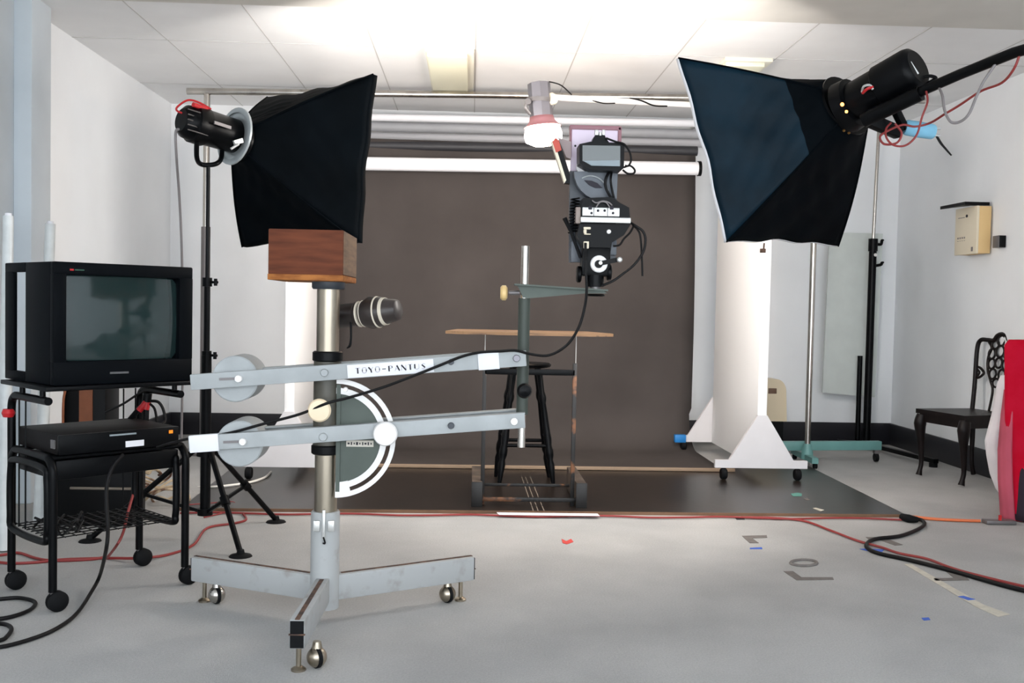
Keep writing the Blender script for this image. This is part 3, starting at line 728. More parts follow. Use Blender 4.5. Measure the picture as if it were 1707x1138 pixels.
for k, (fp, en, cs) in enumerate(feet):
    e = Vector((en.x, en.y, .118)); d = (e-hub).normalized()
    lg = MB().bar(hub+d*.035, e, .046, .088, bev=.005).build('leg', greyw, t)
    MB().bar(e, e+d*.003, .040, .08, m=rubber).bar(hub+d*.06+Vector((0, 0, .0445)), e+Vector((0, 0, .0445)), .014, .002, m=rust).bar(e-d*.001, e+d*.0045, .048, .004, m=rust).build('rusted_edges', rust, lg)
    fx = Vector((fp.x, fp.y, 0))
    if k == 2: fx = Vector((e.x, e.y, 0))-d*.03
    else: fx = Vector((e.x, e.y, 0))-d*.045
    MB().cyl(fx+Vector((0, 0, .012)), fx+Vector((0, 0, .08)), .008, n=12).lathe(fx, (0, 0, 1), [(0, .022), (.006, .022), (.014, .01)], 18).build('levelling_foot', steel, lg)
    cw = Vector((cs.x, cs.y, 0)); cw = Vector((e.x, e.y, 0))-d*(.10 if k < 2 else .055)
    side = d.cross(Vector((0, 0, 1)))
    off = (-side*.0 if k < 2 else side*-.05)
    cw = cw+off
    ccc = MB(); ccc.lathe(cw+Vector((0, 0, .060)), (0, 0, 1), [(0, .016), (.02, .012)], 14)
    b2 = bmesh.new(); bmesh.ops.create_uvsphere(b2, u_segments=20, v_segments=14, radius=.031)
    ccc.merge(b2, Matrix.Translation(cw+Vector((.0, 0, .032))))
    ccc.build('castor', steel if k else chrome, lg)
    MB().lathe(cw+Vector((-.006, -.008, .032)), (.75, .6, 0), [(0, .0315), (.012, .0315)], 20).build('castor_tyre', rubber, lg)
# wooden box
wb0 = P(447, 427, 3.23); wb1 = P(572, 427, 3.23)
zb0 = P(510, 470, 3.23).z; zb1 = P(510, 385, 3.23).z
zcap = zat(482)+S(12, YP)
sh = zcap-zb0
zb0 += sh; zb1 += sh
wcx = (wb0.x+wb1.x)/2; ww = wb1.x-wb0.x
wt = thing('wooden_box', 'teak veneered wooden box sitting on top of the chrome pole', 'box', (wcx, 3.41, zb0))
MB().box((wcx, 3.41, (zb0+.018+zb1)/2), (ww, .36, zb1-zb0-.018), bev=.003).build('body', wood, wt)
MB().box((wcx, 3.41, zb0+.0095), (ww+.003, .363, .019), bev=.002).build('base_strip', woodl, wt)
MB().box((wcx+ww/2+.0012, 3.41, (zb0+.018+zb1)/2), (.003, .345, zb1-zb0-.024)).build('side_panel', woods, wt)
# arms
def arm(yl, yr, x0, x1, tag_, Ya=3.345, Yb=3.495):
    a = P(x0, yl, Ya); b = P(x1, yr, Ya); d = (b-a)
    h = .052
    m1 = MB(); m1.bar(a, b, .014, h, bev=.003)
    m1.bar(a+Vector((0, .012, h/2-.003)), b+Vector((0, .012, h/2-.003)), .03, .005)
    fr_ = m1.build('arm', greyp, PS)
    off = Vector((0, Yb-Ya, 0)); a2 = a+off+d*.14; b2 = b+off-d*.02
    MB().bar(a2, b2, .014, h, bev=.003).bar(a2+Vector((0, -.012, h/2-.003)), b2+Vector((0, -.012, h/2-.003)), .03, .005).build('arm', greyp, PS)
    return a, b, fr_
def disc(mb, p, r, t_, n=28): return mb.lathe(p, (0, -1, 0), [(0, r), (t_*.7, r), (t_, r*.86)], n)
UA = arm(637, 597, 318, 877, 'u'); LA = arm(740, 700, 315, 875, 'l')
for (arm_, cx, cy, cyd) in ((UA, 403, 628, 30), (LA, 410, 733, 30)):
    p = P(cx, cy, 3.47)
    w = MB().lathe((p.x, 3.37, p.z), (0, 1, 0), [(0, .074), (.004, .078), (.145, .078), (.15, .074)], 40).build('counterweight', greyp, PS)
    q = P(cx-8, cy+2, 3.33)
    bb = P(cx-5, cy+3, 3.336)
    disc(MB(), (bb.x, 3.338, bb.z), .0125, .012).build('bolt', whitep, arm_[2])
    s0 = P(cx-38, cy+4, 3.334); s1 = P(cx-12, cy+3, 3.334)
    MB().bar((s0.x, 3.3365, s0.z), (s1.x, 3.3365, s1.z), .004, .008).build('slot', darkg, arm_[2])
for (ax_, ay, r_, m_) in ((541, 621, .013, greyp), (752, 603, .010, bluegreyd), (861, 597, .012, alum)):
    p = P(ax_, ay, 3.338); disc(MB(), p, r_, .01).build('bolt', m_, UA[2])
for (ax_, ay, r_, m_) in ((539, 728, .014, greyp), (752, 709, .011, bluegreyd), (857, 702, .013, whitep)):
    p = P(ax_, ay, 3.338); disc(MB(), p, r_, .01).build('bolt', m_, LA[2])
# label plate on the upper arm
def ua(px): # centre line of the upper arm in the photograph
    return 637+(597-637)*(px-318)/(877-318)
A0 = P(579, ua(579)+1, 3.334); A1 = P(723, ua(723)+1, 3.334)
lab = MB().bar(A0, A1, .003, .044, bev=.001).build('name_label', whitel, UA[2])
dl = (A1-A0); Ll = dl.length; dl.normalize(); upl = Vector((0, -1, 0)).cross(dl); upl = upl if upl.z > 0 else -upl
org = A0+Vector((0, -.0022, 0))
def L2(x, y): return org+dl*(Ll*x)+upl*(.044*(y-.5))
TX = {'T': [((0, 1), (1, 1), 0), ((.5, 0), (.5, 1), 1)],
      'O': [((.15, .1), (.0, .5), 0), ((0, .5), (.15, .95), 0), ((.15, .95), (.5, 1), 0), ((.5, 1), (.85, .95), 0), ((.85, .95), (1, .5), 0), ((1, .5), (.85, .1), 0), ((.85, .1), (.5, 0), 0), ((.5, 0), (.15, .1), 0), ((.06, .3), (.06, .7), 2), ((.94, .3), (.94, .7), 2)],
      'Y': [((0, 1), (.5, .5), 1), ((1, 1), (.5, .5), 0), ((.5, .55), (.6, 0), 1)],
      '-': [((.1, .5), (.9, .5), 2)],
      'P': [((.15, 0), (.15, 1), 1), ((.15, 1), (.8, .95), 0), ((.8, .95), (.85, .6), 2), ((.85, .6), (.15, .5), 0)],
      'A': [((0, 0), (.45, 1), 0), ((.45, 1), (1, 0), 1), ((.2, .35), (.7, .35), 0)],
      'N': [((0, 0), (0, 1), 0), ((0, 1), (1, 0), 1), ((1, 0), (1, 1), 0)],
      'U': [((.05, 1), (.05, .2), 1), ((.05, .2), (.5, 0), 0), ((.5, 0), (.95, .2), 0), ((.95, .2), (.95, 1), 0)],
      'S': [((.9, .85), (.5, 1), 0), ((.5, 1), (.15, .8), 0), ((.15, .8), (.85, .25), 1), ((.85, .25), (.5, 0), 0), ((.5, 0), (.1, .15), 0)]}
word = 'TOYO-PANTUS'; tx = MB()
cw_, gap = .052, .024
for i, c_ in enumerate(word):
    x0 = .095+i*(cw_+gap)
    for (p, q, wt_) in TX[c_]:
        a = L2(x0+p[0]*cw_, .30+p[1]*.42); b = L2(x0+q[0]*cw_, .30+q[1]*.42)
        w_ = (.0012, .0046, .0026)[wt_]
        d = (b-a); nn = d.normalized().cross(Vector((0, 1, 0)))*w_/2
        tx.prism([a-nn, b-nn, b+nn, a+nn], (0, -.0008, 0), m=ink if wt_ else inkf)
tx.build('lettering', ink, lab)
# white tapes on arms
for (A, xa_, xb_, f_) in ((UA, 797, 832, lambda x: ua(x)), (LA, 317, 365, lambda x: 740-40*(x-315)/560)):
    a = P(xa_, f_(xa_), 3.342); b = P(xb_, f_(xb_), 3.342)
    MB().bar(a, b, .022, .057, bev=.001).build('white_tape', whitel, A[2])
# quadrant
qc = P(560, 730, 3.39); QR = S(99, 3.39)
def arcpts(r, a0, a1, n=30): return [(qc.x+r*math.cos(a0+(a1-a0)*k/n), 3.39, qc.z+r*math.sin(a0+(a1-a0)*k/n)) for k in range(n+1)]
h_ = math.pi/2
MB().prism(arcpts(QR*.76, -h_*.97, h_*.97), (0, .006, 0)).build('quadrant_plate', greeng, PS)
for (r0, r1) in ((.92, 1.0), (.75, .85)):
    o_ = arcpts(QR*r1, -h_, h_); i_ = arcpts(QR*r0, -h_, h_)
    mb = MB(); N_ = len(o_)
    rg = [[mb.bm.verts.new(Vector(q)+Vector((0, dy, 0))) for q in L_] for L_, dy in ((o_, 0), (o_, -.006), (i_, -.006), (i_, 0))]
    for k in range(N_-1):
        for w_ in range(4): mb.bm.faces.new((rg[w_][k], rg[w_][k+1], rg[(w_+1) % 4][k+1], rg[(w_+1) % 4][k]))
    for k in (0, N_-1): mb.bm.faces.new([rg[w_][k] for w_ in range(4)])
    mb.build('quadrant_arc', whitep, PS)
o_ = arcpts(QR, -h_, -h_+.28); i_ = arcpts(QR*.74, -h_, -h_+.28)
MB().prism(o_+i_[::-1], (0, -.0065, 0)).build('quadrant_end', whitep, PS)
MB().bar((qc.x+.008, 3.39, qc.z-QR*.9), (qc.x+.008, 3.39, qc.z+QR*.9), .014, .014).build('quadrant_mount', greeng, PS)
lathe_ = MB().lathe(P(576, 649, 3.385), (0, -1, 0), [(0, .009), (.006, .007)], 14).build('bolt', whitep, PS)
ct = P(600, 739, 3.386); MB().box(ct, (.092, .003, .022)).build('calibration_tag', mat('tag_paper', (206, 200, 188), .7), PS)
tg = MB()
for k in range(9): tg.box(ct+Vector((-.038+.0095*k, -.002, 0)), (.004 if k % 3 else .007, .001, .010 if k % 2 else .006))
tg.build('tag_marks', ink, PS)
# knobs
p = P(535, 682, 3.36); MB().lathe((p.x, 3.37, p.z), (0, -1, 0), [(0, .018), (.03, .018), (.031, .036), (.045, .039), (.052, .034), (.054, .0)], 36).build('clamp_knob', cream, PS)
p = P(643, 722, 3.33); MB().lathe((p.x, 3.345, p.z), (0, -1, 0), [(0, .018), (.015, .018), (.016, .038), (.03, .041), (.037, .037), (.036, .026), (.034, 0)], 36).build('clamp_knob', whitep, PS)
# front pole bits on base tube
p = P(541, 880, 3.36)
MB().pbox(522, 868, 533, 886, 3.363, .01).pbox(546, 868, 557, 886, 3.363, .01).build('clip', silver, PS)
MB().pbox(537, 850, 542, 900, 3.362, .008).tube([P(539, 895, 3.36), P(542, 905, 3.36), P(538, 905, 3.36)], .003, n=6, m=blackc).build('cable_tie', silver, PS)
# right post
YR_ = 3.42
pr_ = P(872, 600, YR_)
def rp(py): return Vector((pr_.x, YR_, P(872, py, YR_).z))
MB().cyl(rp(690), rp(497), .0205, n=26).build('post', greend, PS)
MB().cyl(rp(745), rp(410), .0135, n=22).build('post_rod', chrome, PS)
p = rp(649); MB().lathe(p+Vector((0, -.015, 0)), (.1, -1, 0), [(0, .012), (.02, .014), (.025, .022), (.04, .026), (.052, .02), (.058, .0)], 26).build('ball_knob', blackm, PS)
# bracket
ya = 3.40
pl_ = [P(863, 476, ya), P(1008, 485, ya), P(1012, 489, ya), P(975, 489, ya), P(882, 497, ya), P(872, 496, ya)]
MB().prism(pl_, (0, .012, 0)).build('bracket_gusset', greeng, PS)
b0 = P(858, 474, ya); b1 = P(1013, 484, ya)
MB().bar(b0+Vector((0, .03, 0)), b1+Vector((0, .03, 0)), .09, .006).build('bracket_shelf', greeng, PS)
pp = P(992, 491, 3.41); MB().lathe(pp-Vector((0, 0, .006)), (0, 0, 1), [(0, .03), (.004, .035), (.008, .03)], 24).build('mounting_disc', blackm, PS)
kp = P(841, 488, YR_); MB().cyl(P(848, 488, YR_), P(866, 488, YR_), .008, n=12, m=darkg).lathe(kp-Vector((.014, 0, 0)), (1, 0, 0), [(0, .02), (.006, .026), (.018, .026), (.024, .018)], 24, m=amber).build('bracket_knob', amber, PS)

# spotlight on the pole
ta = P(560, 520, 3.60); tb = P(664, 521, 3.52); tb.z -= 0
t = thing('snoot_spotlight', 'dark spotlight with cream tape rings clamped behind the chrome pole', 'lamp', P(600, 545, 3.55))
ax_ = (tb-ta); La = ax_.length; ax_.normalize()
ax2 = (P(664, 517, 3.50)-P(575, 527, 3.58)); st = P(568, 527, 3.58); ax2.normalize()
sc_ = 1.0
K = 1.17
MB().lathe(st-ax2*.03, ax2, [(0, .035), (.01, .042), (.095, .042), (.10, .046), (.108, .046)], 28).build('rear_housing', leather, t)
MB().lathe(st+ax2*.075*K, ax2, [(h*K, q) for h, q in [(0, .042), (.03, .057), (.062, .053), (.09, .043), (.12, .036), (.123, .03)]], 28).build('front_snoot', leather, t)
for (h, r_, w_) in ((.066, .0465, .005), (.080, .0475, .004), (.128, .0565, .005), (.143, .050, .016)):
    MB().lathe(st+ax2*h*K, ax2, [(0, r_-.003), (.0005, r_), (w_, r_-.002), (w_+.0005, r_-.006)], 28).build('tape_ring', tapecr, t)
MB().tube([P(584, 524, 3.53), P(585, 545, 3.53), P(585, 565, 3.53), P(583, 576, 3.53), P(578, 580, 3.53)], [.003, .004, .004, .005, .002], n=8).build('hanging_lever', blackm, t)
MB().pbox(576, 518, 592, 523, 3.53, .01).build('name_plate', silver, t)
MB().tube([st-ax2*.02, Vector((px_+.02, 3.46, st.z))], .016, n=12, smooth=False).build('clamp_arm', blackm, t)

# ================================================================== STUDIO CAMERA ON THE BRACKET
YC = 3.40
t = thing('studio_camera', 'black and grey studio camera with a large hooded viewfinder standing on the green bracket', 'camera', P(990, 487, 3.42))
MB().pbox(952, 212, 1034, 286, YC+.10, .02, bev=.003).build('rear_panel', lilac, t)
mb = MB().pbox(950, 209, 1036, 216, YC+.094, .035).pbox(1030, 212, 1036, 262, YC+.094, .035).pbox(950, 212, 953, 262, YC+.094, .035); mb.build('panel_rim', rose, t)
MB().lathe(P(959, 243, YC+.10), (0, -1, 0), [(0, .004), (.003, .003)], 10).build('screw', ink, t)
# viewfinder
pts = [P(966, 240, YC-.03), P(984, 236, YC-.03), P(1038, 238, YC-.03), P(1041, 243, YC-.03), P(1040, 280, YC-.03), P(1034, 285, YC-.03), P(984, 283, YC-.03), P(966, 272, YC-.03)]
MB().prism(pts, (0, .09, 0)).build('viewfinder_hood', blackm, t)
pts = [P(971, 242, YC-.033), P(1034, 243, YC-.033), P(1034, 277, YC-.033), P(986, 276, YC-.033), P(971, 268, YC-.033)]
MB().prism(pts, (0, .004, 0)).build('viewfinder_glass', glassd, t)
pts = [P(973, 268, YC-.036), P(1033, 267, YC-.036), P(1033, 277, YC-.036), P(986, 276, YC-.036)]
MB().prism(pts, (0, .003, 0)).build('glass_lower_strip', mat('pale_glass_strip', (116, 130, 136), .2), t)
MB().prism([P(986, 238, YC-.02), P(990, 228, YC-.02), P(996, 222, YC-.02), P(1007, 222, YC-.02), P(1010, 230, YC-.02), P(1016, 238, YC-.02)], (0, .06, 0)).build('hood_bracket', blackm, t)
MB().pbox(992, 216, 998, 225, YC-.025, .02).pbox(999, 219, 1003, 226, YC-.025, .02).pbox(1004, 216, 1009, 225, YC-.025, .02).build('spring_clips', silver, t)
MB().tube([P(1010, 230, YC-.03), P(1026, 236, YC-.035), P(1040, 240, YC-.035), P(1049, 252, YC-.03), P(1052, 266, YC-.03), P(1048, 276, YC-.03), P(1042, 276, YC-.03)], .0035, n=8).build('hood_cable', blackc, t)
MB().tube([P(1040, 279, YC), P(1050, 276, YC), P(1058, 283, YC), P(1056, 289, YC), P(1046, 289, YC), P(1038, 283, YC)], .0035, n=8).build('cable_loop', blackc, t)
MB().prism([P(962, 271, YC+.05), P(972, 282, YC+.05), P(978, 287, YC+.05), P(964, 287, YC+.05), P(961, 280, YC+.05)], (0, .02, 0)).build('white_cap', whitep, t)
# grey column
pts = [P(950, 285, YC+.08), P(1029, 283, YC+.08), P(1028, 330, YC+.08), P(1026, 437, YC+.08), P(949, 437, YC+.08)]
MB().prism(pts, (0, .03, 0)).build('column_plate', bluegreyd, t)
arc = [P(962, 285, YC+.03)]
for k in range(9):
    q = k/8; an = math.pi*(1+.5*q)
    arc.append(P(1008+50*math.cos(an), 288-42*math.sin(an)-2, YC+.03))
arc = [P(957, 286, YC+.03), P(958, 296, YC+.03), P(962, 308, YC+.03), P(969, 318, YC+.03), P(978, 326, YC+.03), P(988, 331, YC+.03), P(1028, 331, YC+.03), P(1030, 284, YC+.03)]
MB().prism(arc, (0, .045, 0)).build('tilt_plate', bluegrey, t)
sl = [P(974, 300, YC+.025), P(986, 301, YC+.025), P(996, 305, YC+.025), P(1004, 313, YC+.025), P(992, 313, YC+.025), P(982, 308, YC+.025)]
MB().prism(sl, (0, .006, 0)).build('tilt_slot', ink, t)
MB().tube([P(970, 297, YC+.026), P(982, 293, YC+.024), P(996, 296, YC+.024), P(1007, 305, YC+.024), P(1014, 318, YC+.026)], .0025, n=6).build('tilt_rim', greyp, t)
MB().tube([P(1018, 284, YC+.02), P(1011, 295, YC), P(1009, 308, YC), P(1014, 322, YC), P(1022, 333, YC+.01)], .005, n=8).build('cable', blackc, t)
MB().tube([P(1020, 284, YC+.02), P(1018, 300, YC), P(1020, 315, YC+.01), P(1024, 332, YC+.01)], .004, n=8).build('cable', blackc, t)
# tilted side bar
MB().prism([P(920, 238, YC), P(926, 231, YC), P(932, 234, YC), P(950, 290, YC), P(950, 306, YC), P(941, 305, YC)], (0, .03, 0)).build('side_arm', black, t)
MB().prism([P(919, 236, YC-.003), P(923, 233, YC-.003), P(944, 300, YC-.003), P(941, 305, YC-.003)], (0, .03, 0)).build('side_arm_edge', creamp, t)
MB().prism([P(921, 236, YC-.006), P(926, 229, YC-.006), P(932, 234, YC-.006), P(936, 250, YC-.006), P(927, 254, YC-.006)], (0, .02, 0)).build('side_arm_tip', mat('red_tip', (190, 70, 52), .5), t)
MB().prism([P(930, 229, YC+.03), P(952, 236, YC+.03), P(952, 265, YC+.03), P(944, 262, YC+.03)], (0, .01, 0)).build('side_bracket', mat('dull_pink_grey', (150, 132, 130), .5), t)
# body
MB().prism([P(972, 330, YC-.02), P(1020, 328, YC-.02), P(1034, 338, YC-.02), P(1049, 346, YC-.02), P(1051, 372, YC-.02), P(968, 372, YC-.02), P(969, 345, YC-.02)], (0, .11, 0)).build('body', blackm, t)
MB().pbox(971, 346, 1033, 360, YC-.032, .014, bev=.001).build('dial_plate', silver, t)
mb = MB()
for (x, y) in ((986, 355), (997, 351), (1008, 351), (1022, 355)): mb.lathe(P(x, y, YC-.033), (0, -1, 0), [(0, .0045), (.004, .0035)], 10)
for x in (990, 1013): mb.pbox(x-.5, 346, x+.5, 360, YC-.034, .002)
for x in (984, 1020): mb.pbox(x-3, 343, x+3, 349, YC-.036, .006)
mb.build('dials', ink, t)
MB().pbox(968, 362, 1052, 371, YC-.034, .03, bev=.002).build('silver_strip', silver, t)
MB().pbox(960, 345, 968, 372, YC-.02, .06).build('side_cover', mat('taupe_cover', (140, 126, 118), .5), t)
MB().tube([P(987, 334, YC-.03), P(994, 338, YC-.035), P(1004, 335, YC-.035), P(1014, 337, YC-.035), P(1020, 342, YC-.03)], .0025, n=6).tube([P(994, 345, YC-.03), P(1000, 337, YC-.037), P(1010, 337, YC-.037), P(1016, 345, YC-.03)], .0025, n=6).build('looped_wire', greyc, t)
MB().prism([P(966, 373, YC-.01), P(1052, 373, YC-.01), P(1040, 392, YC-.01), P(1020, 404, YC-.01), P(1018, 418, YC-.01), P(974, 418, YC-.01), P(962, 392, YC-.01)], (0, .10, 0)).build('lens_standard', blackm, t)
mb = MB().pbox(973, 378, 985, 382, YC-.02, .012).pbox(973, 382, 978, 389, YC-.02, .012).pbox(974, 389, 985, 391, YC-.02, .012).pbox(973, 402, 982, 414, YC-.02, .012)
mb.build('cream_catch', creamp, t)
MB().lathe(P(1015, 386, YC-.012), (0, -1, 0), [(0, .008), (.004, .006)], 12).build('white_button', whitep, t)
# spring and lever
sp_ = [P(959+7*math.cos(k*math.pi/2)-k*.1, 330+k*1.25, YC+.02+.014*math.sin(k*math.pi/2)) for k in range(48)]
MB().tube(sp_, .0028, n=6, sub=3).build('coil_spring', blackm, t)
MB().tube([P(941, 363, YC), P(951, 384, YC), P(958, 402, YC), P(968, 430, YC)], [.008, .006, .006, .006], n=8, smooth=False).build('lever', blackm, t)
MB().pbox(952, 402, 975, 437, YC+.06, .02).build('lower_plate', bluegrey, t)
MB().pbox(1012, 400, 1028, 425, YC+.06, .02).build('lower_bracket', bluegrey, t)
MB().pbox(970, 412, 1018, 460, YC-.015, .07, bev=.006).build('lower_body', blackm, t)
# crank
cp = P(998, 440, YC-.02); MB().lathe(cp, (0, -1, 0), [(0, .029), (.01, .029), (.013, .026)], 32).build('crank_disc', whitep, t)
MB().prism([P(996, 436, YC-.04), P(1028, 429, YC-.04), P(1029, 437, YC-.04), P(998, 443, YC-.04)], (0, .006, 0)).lathe(P(998, 440, YC-.034), (0, -1, 0), [(0, .014), (.008, .013)], 20).build('crank_arm', blackm, t)
MB().lathe(P(1001, 438, YC-.042), (0, -1, 0), [(0, .007), (.004, .006)], 14).build('crank_screw', silver, t)
MB().lathe(P(1032, 433, YC-.04), (0, -1, 0), [(0, .008), (.016, .009), (.02, .005)], 16).build('crank_knob', silver, t)
for (x, y) in ((965, 457), (1015, 454)):
    p = P(x, y, YC+.01); s_ = -1 if x < 990 else 1
    MB().lathe(p-Vector((.008, 0, 0)), (1, 0, 0), [(0, .024), (.003, .028), (.013, .028), (.016, .024)], 26).cyl(p, p-Vector((s_*.04, 0, 0)), .007, n=10, m=silver).build('focus_wheel', blackm, t)
MB().cyl(P(992, 458, YC+.01), P(992, 478, YC+.01), .030, n=26).build('lens_barrel', blackm, t)
MB().cyl(P(992, 476, YC+.01), Vector((P(992, 476, YC+.01).x, YC+.01, P(992, 483, YC+.01).z)), .018, n=18).build('mount', darkg, t)
MB().tube([P(1051, 371, YC), P(1062, 378, YC-.02), P(1072, 386, YC-.02), P(1076, 400, YC-.02), P(1072, 420, YC-.02), P(1058, 440, YC-.02), P(1040, 455, YC-.02), P(1022, 468, YC-.02), P(1003, 476, YC-.01)], .0045, n=8).build('release_cable', blackc, t)
MB().tube([P(1054, 374, YC), P(1064, 384, YC), P(1068, 398, YC), P(1070, 430, YC), P(1071, 460, YC)], .0035, n=8).build('hanging_lead', blackc, t)
MB().tube([P(1056, 377, YC), P(1050, 388, YC), P(1040, 398, YC), P(1033, 408, YC), P(1022, 410, YC)], .0035, n=8).build('short_lead', blackc, t)
# monitor cable from camera along the arm to the recorder
tag(MB().tube([P(976, 405, 3.345), P(976, 440, 3.33), P(978, 480, 3.33), P(975, 510, 3.34), P(965, 545, 3.34), P(945, 575, 3.34), P(915, 592, 3.34), P(885, 590, 3.335), P(860, 584, 3.332), P(835, 585, 3.330), P(800, 587, 3.325), P(770, 594, 3.32), P(740, 606, 3.318), P(700, 622, 3.32), P(640, 645, 3.325), P(580, 663, 3.32), P(545, 672, 3.315), P(500, 690, 3.33), P(440, 706, 3.35), P(380, 722, 3.36), P(330, 728, 3.45), P(285, 738, 3.62), P(262, 745, 3.70)], .0048, n=8).build('cable', blackc), 'black cable running from the studio camera along the grey arms to the recorder', 'cable')

# ================================================================== CART WITH MONITOR
Bp = Vector((-1.44, 3.505, 0)); uu = Vector((.712, .702, 0)).normalized(); vv = Vector((-uu.y, uu.x, 0))
def cc(a, b, z): return Bp+uu*a+vv*b+Vector((0, 0, z))
RC = Matrix((uu, vv, Vector((0, 0, 1)))).transposed()
def cbox(mb, a0, a1, b0, b1, z0, z1, bev=0, m=None):
    return mb.box(cc((a0+a1)/2, (b0+b1)/2, (z0+z1)/2), (a1-a0, b1-b0, z1-z0), 0, bev, M=RC, m=m)
t = thing('equipment_cart', 'black tubular steel equipment cart on ball castors at the left', 'cart', cc(.25, .18, 0))
CT = t
rt = .0145
for a_ in (0, .5):
    for b_ in (0, .37):
        lg = MB().cyl(cc(a_, b_, .07), cc(a_, b_, .47), rt, n=14).build('leg', blackm, t)
        wc = cc(a_+.014, b_-.004, .036)
        cs_ = MB()
        for s_ in (-1, 1): cs_.lathe(wc+vv*(.003*s_), vv*s_, [(0, .036), (.010, .036), (.018, .028), (.022, .012)], 22)
        cs_.cyl(cc(a_, b_, .05), cc(a_, b_, .085), .008, n=10, m=darkg)
        cs_.build('castor', rubber, lg)
    MB().tube([cc(a_, 0, .46), cc(a_, .004, .50), cc(a_, .03, .528), cc(a_, .07, .535), cc(a_, .30, .535), cc(a_, .34, .528), cc(a_, .366, .50), cc(a_, .37, .46)], rt, n=12).build('end_hoop', blackm, t)
    MB().tube([cc(a_, .37, .46), cc(a_, .372, .62), cc(a_, .37, .70), cc(a_, .345, .728), cc(a_, .30, .733), cc(a_, .04, .733)], rt, n=12).build('shelf_arm', blackm, t)
    ao = a_+(-.012 if a_ == 0 else -.03)
    MB().tube([cc(ao, .05, .24), cc(ao, .02, .27), cc(ao, .015, .33), cc(ao, .02, .46), cc(ao, .05, .50), cc(ao, .30, .50), cc(ao, .345, .46), cc(ao, .35, .30), cc(ao, .32, .24)], rt*.9, n=10, closed=True).build('side_loop', blackm, t)
    for b_ in (.09, .27):
        MB().cyl(cc(a_, b_, .73), cc(a_, b_, .775), .010, n=10).build('shelf_post', blackm, t)
cbox(MB(), -.03, .53, -.015, .40, .772, .788, .003).build('top_shelf', blackm, t)
cbox(MB(), .02, .48, .02, .35, .455, .524, .003).build('middle_shelf', blackm, t)
for b_ in (.03, .34):
    MB().cyl(cc(0, b_, .535), cc(.5, b_, .535), .009, n=10).build('cross_rail', blackm, t)
w = MB()
for k in range(9): w.cyl(cc(.0, .03+k*.04, .25), cc(.48, .03+k*.04, .25), .0022, n=6)
for k in range(13): w.cyl(cc(.01+k*.0385, .01, .253), cc(.01+k*.0385, .36, .253), .0022, n=6)
w.build('wire_shelf', blackm, t)
for a_, b_ in ((.0, .30), (.0, .24), (.43, .37), (.48, .37)):
    MB().cyl(cc(a_, b_, .02+.23), cc(a_, b_, .735), .003, n=6).build('wire_upright', blackm, t)
tag(MB().tube([cc(-.012, .37, .65), cc(-.012, .37, .665), cc(-.012, .37, .68)], [.018, .024, .018], n=10).build('red_clip', reds), 'red clip gripping the left upright of the black cart', 'clip')

# monitor
t = thing('television', 'black television monitor with a dark green screen on top of the cart', 'television', cc(.25, .2, .789))
z0, z1, w0, w1, dp = .789, 1.222, .0, .525, .44
bd = MB(); cbox(bd, w0, w1, .03, .25, z0, z1, .006)
bd.build('cabinet', blackt, t)
tp_ = MB()
q0 = [cc(w0+.05, .25, z0+.03), cc(w1-.05, .25, z0+.03), cc(w1-.05, .25, z1-.03), cc(w0+.05, .25, z1-.03)]
q1 = [cc(w0+.15, .43, z0+.08), cc(w1-.15, .43, z0+.08), cc(w1-.15, .43, z1-.09), cc(w0+.15, .43, z1-.09)]
va = [tp_.bm.verts.new(p) for p in q0]; vb = [tp_.bm.verts.new(p) for p in q1]
for k in range(4): tp_.bm.faces.new((va[k], va[(k+1) % 4], vb[(k+1) % 4], vb[k]))
tp_.bm.faces.new(va); tp_.bm.faces.new(vb)
tp_.build('rear_housing', blackt, t)
for a0_, a1_ in ((w0, w0+.018), (w1-.018, w1)):
    hd = MB(); cbox(hd, a0_, a1_, .25, .44, z1-.035, z1, .004); cbox(hd, a0_, a1_, .25, .44, z0, z0+.035, .004); cbox(hd, a0_, a1_, .365, .44, z0+.03, z1-.03, .004)
    hd.build('side_handle', blackt, t)
# front bezel as a frame round the screen
s0, s1, sz0, sz1 = w0+.045, w1-.055, z0+.085, z1-.045
bz = MB()
cbox(bz, w0, w1, 0, .032, sz1, z1, .006); cbox(bz, w0, w1, 0, .032, z0, sz0, .006)
cbox(bz, w0, s0, 0, .032, sz0-.004, sz1+.004, .004); cbox(bz, s1, w1, 0, .032, sz0-.004, sz1+.004, .004)
bz.build('front_bezel', blackt, t)
def scr(u, v):
    a_ = s0+(s1-s0)*u; z_ = sz0+(sz1-sz0)*v
    return cc(a_, .012+.018*((2*u-1)**2*.7+(2*v-1)**2*.4), z_)
MB().grid(scr, 20, 14).build('screen', screen, t)
mk = MB(); cbox(mk, .20, .27, -.002, .001, z0+.036, z0+.043); mk.build('badge', mat('badge_grey', (110, 110, 112), .4, .5), t)
mk = MB(); cbox(mk, w0+.055, w0+.068, -.002, .001, z1-.030, z1-.024, m=reds); cbox(mk, w0+.072, w0+.105, -.002, .001, z1-.029, z1-.025, m=mat('green_mark', (40, 80, 66), .5)); mk.build('maker_mark', reds, t)
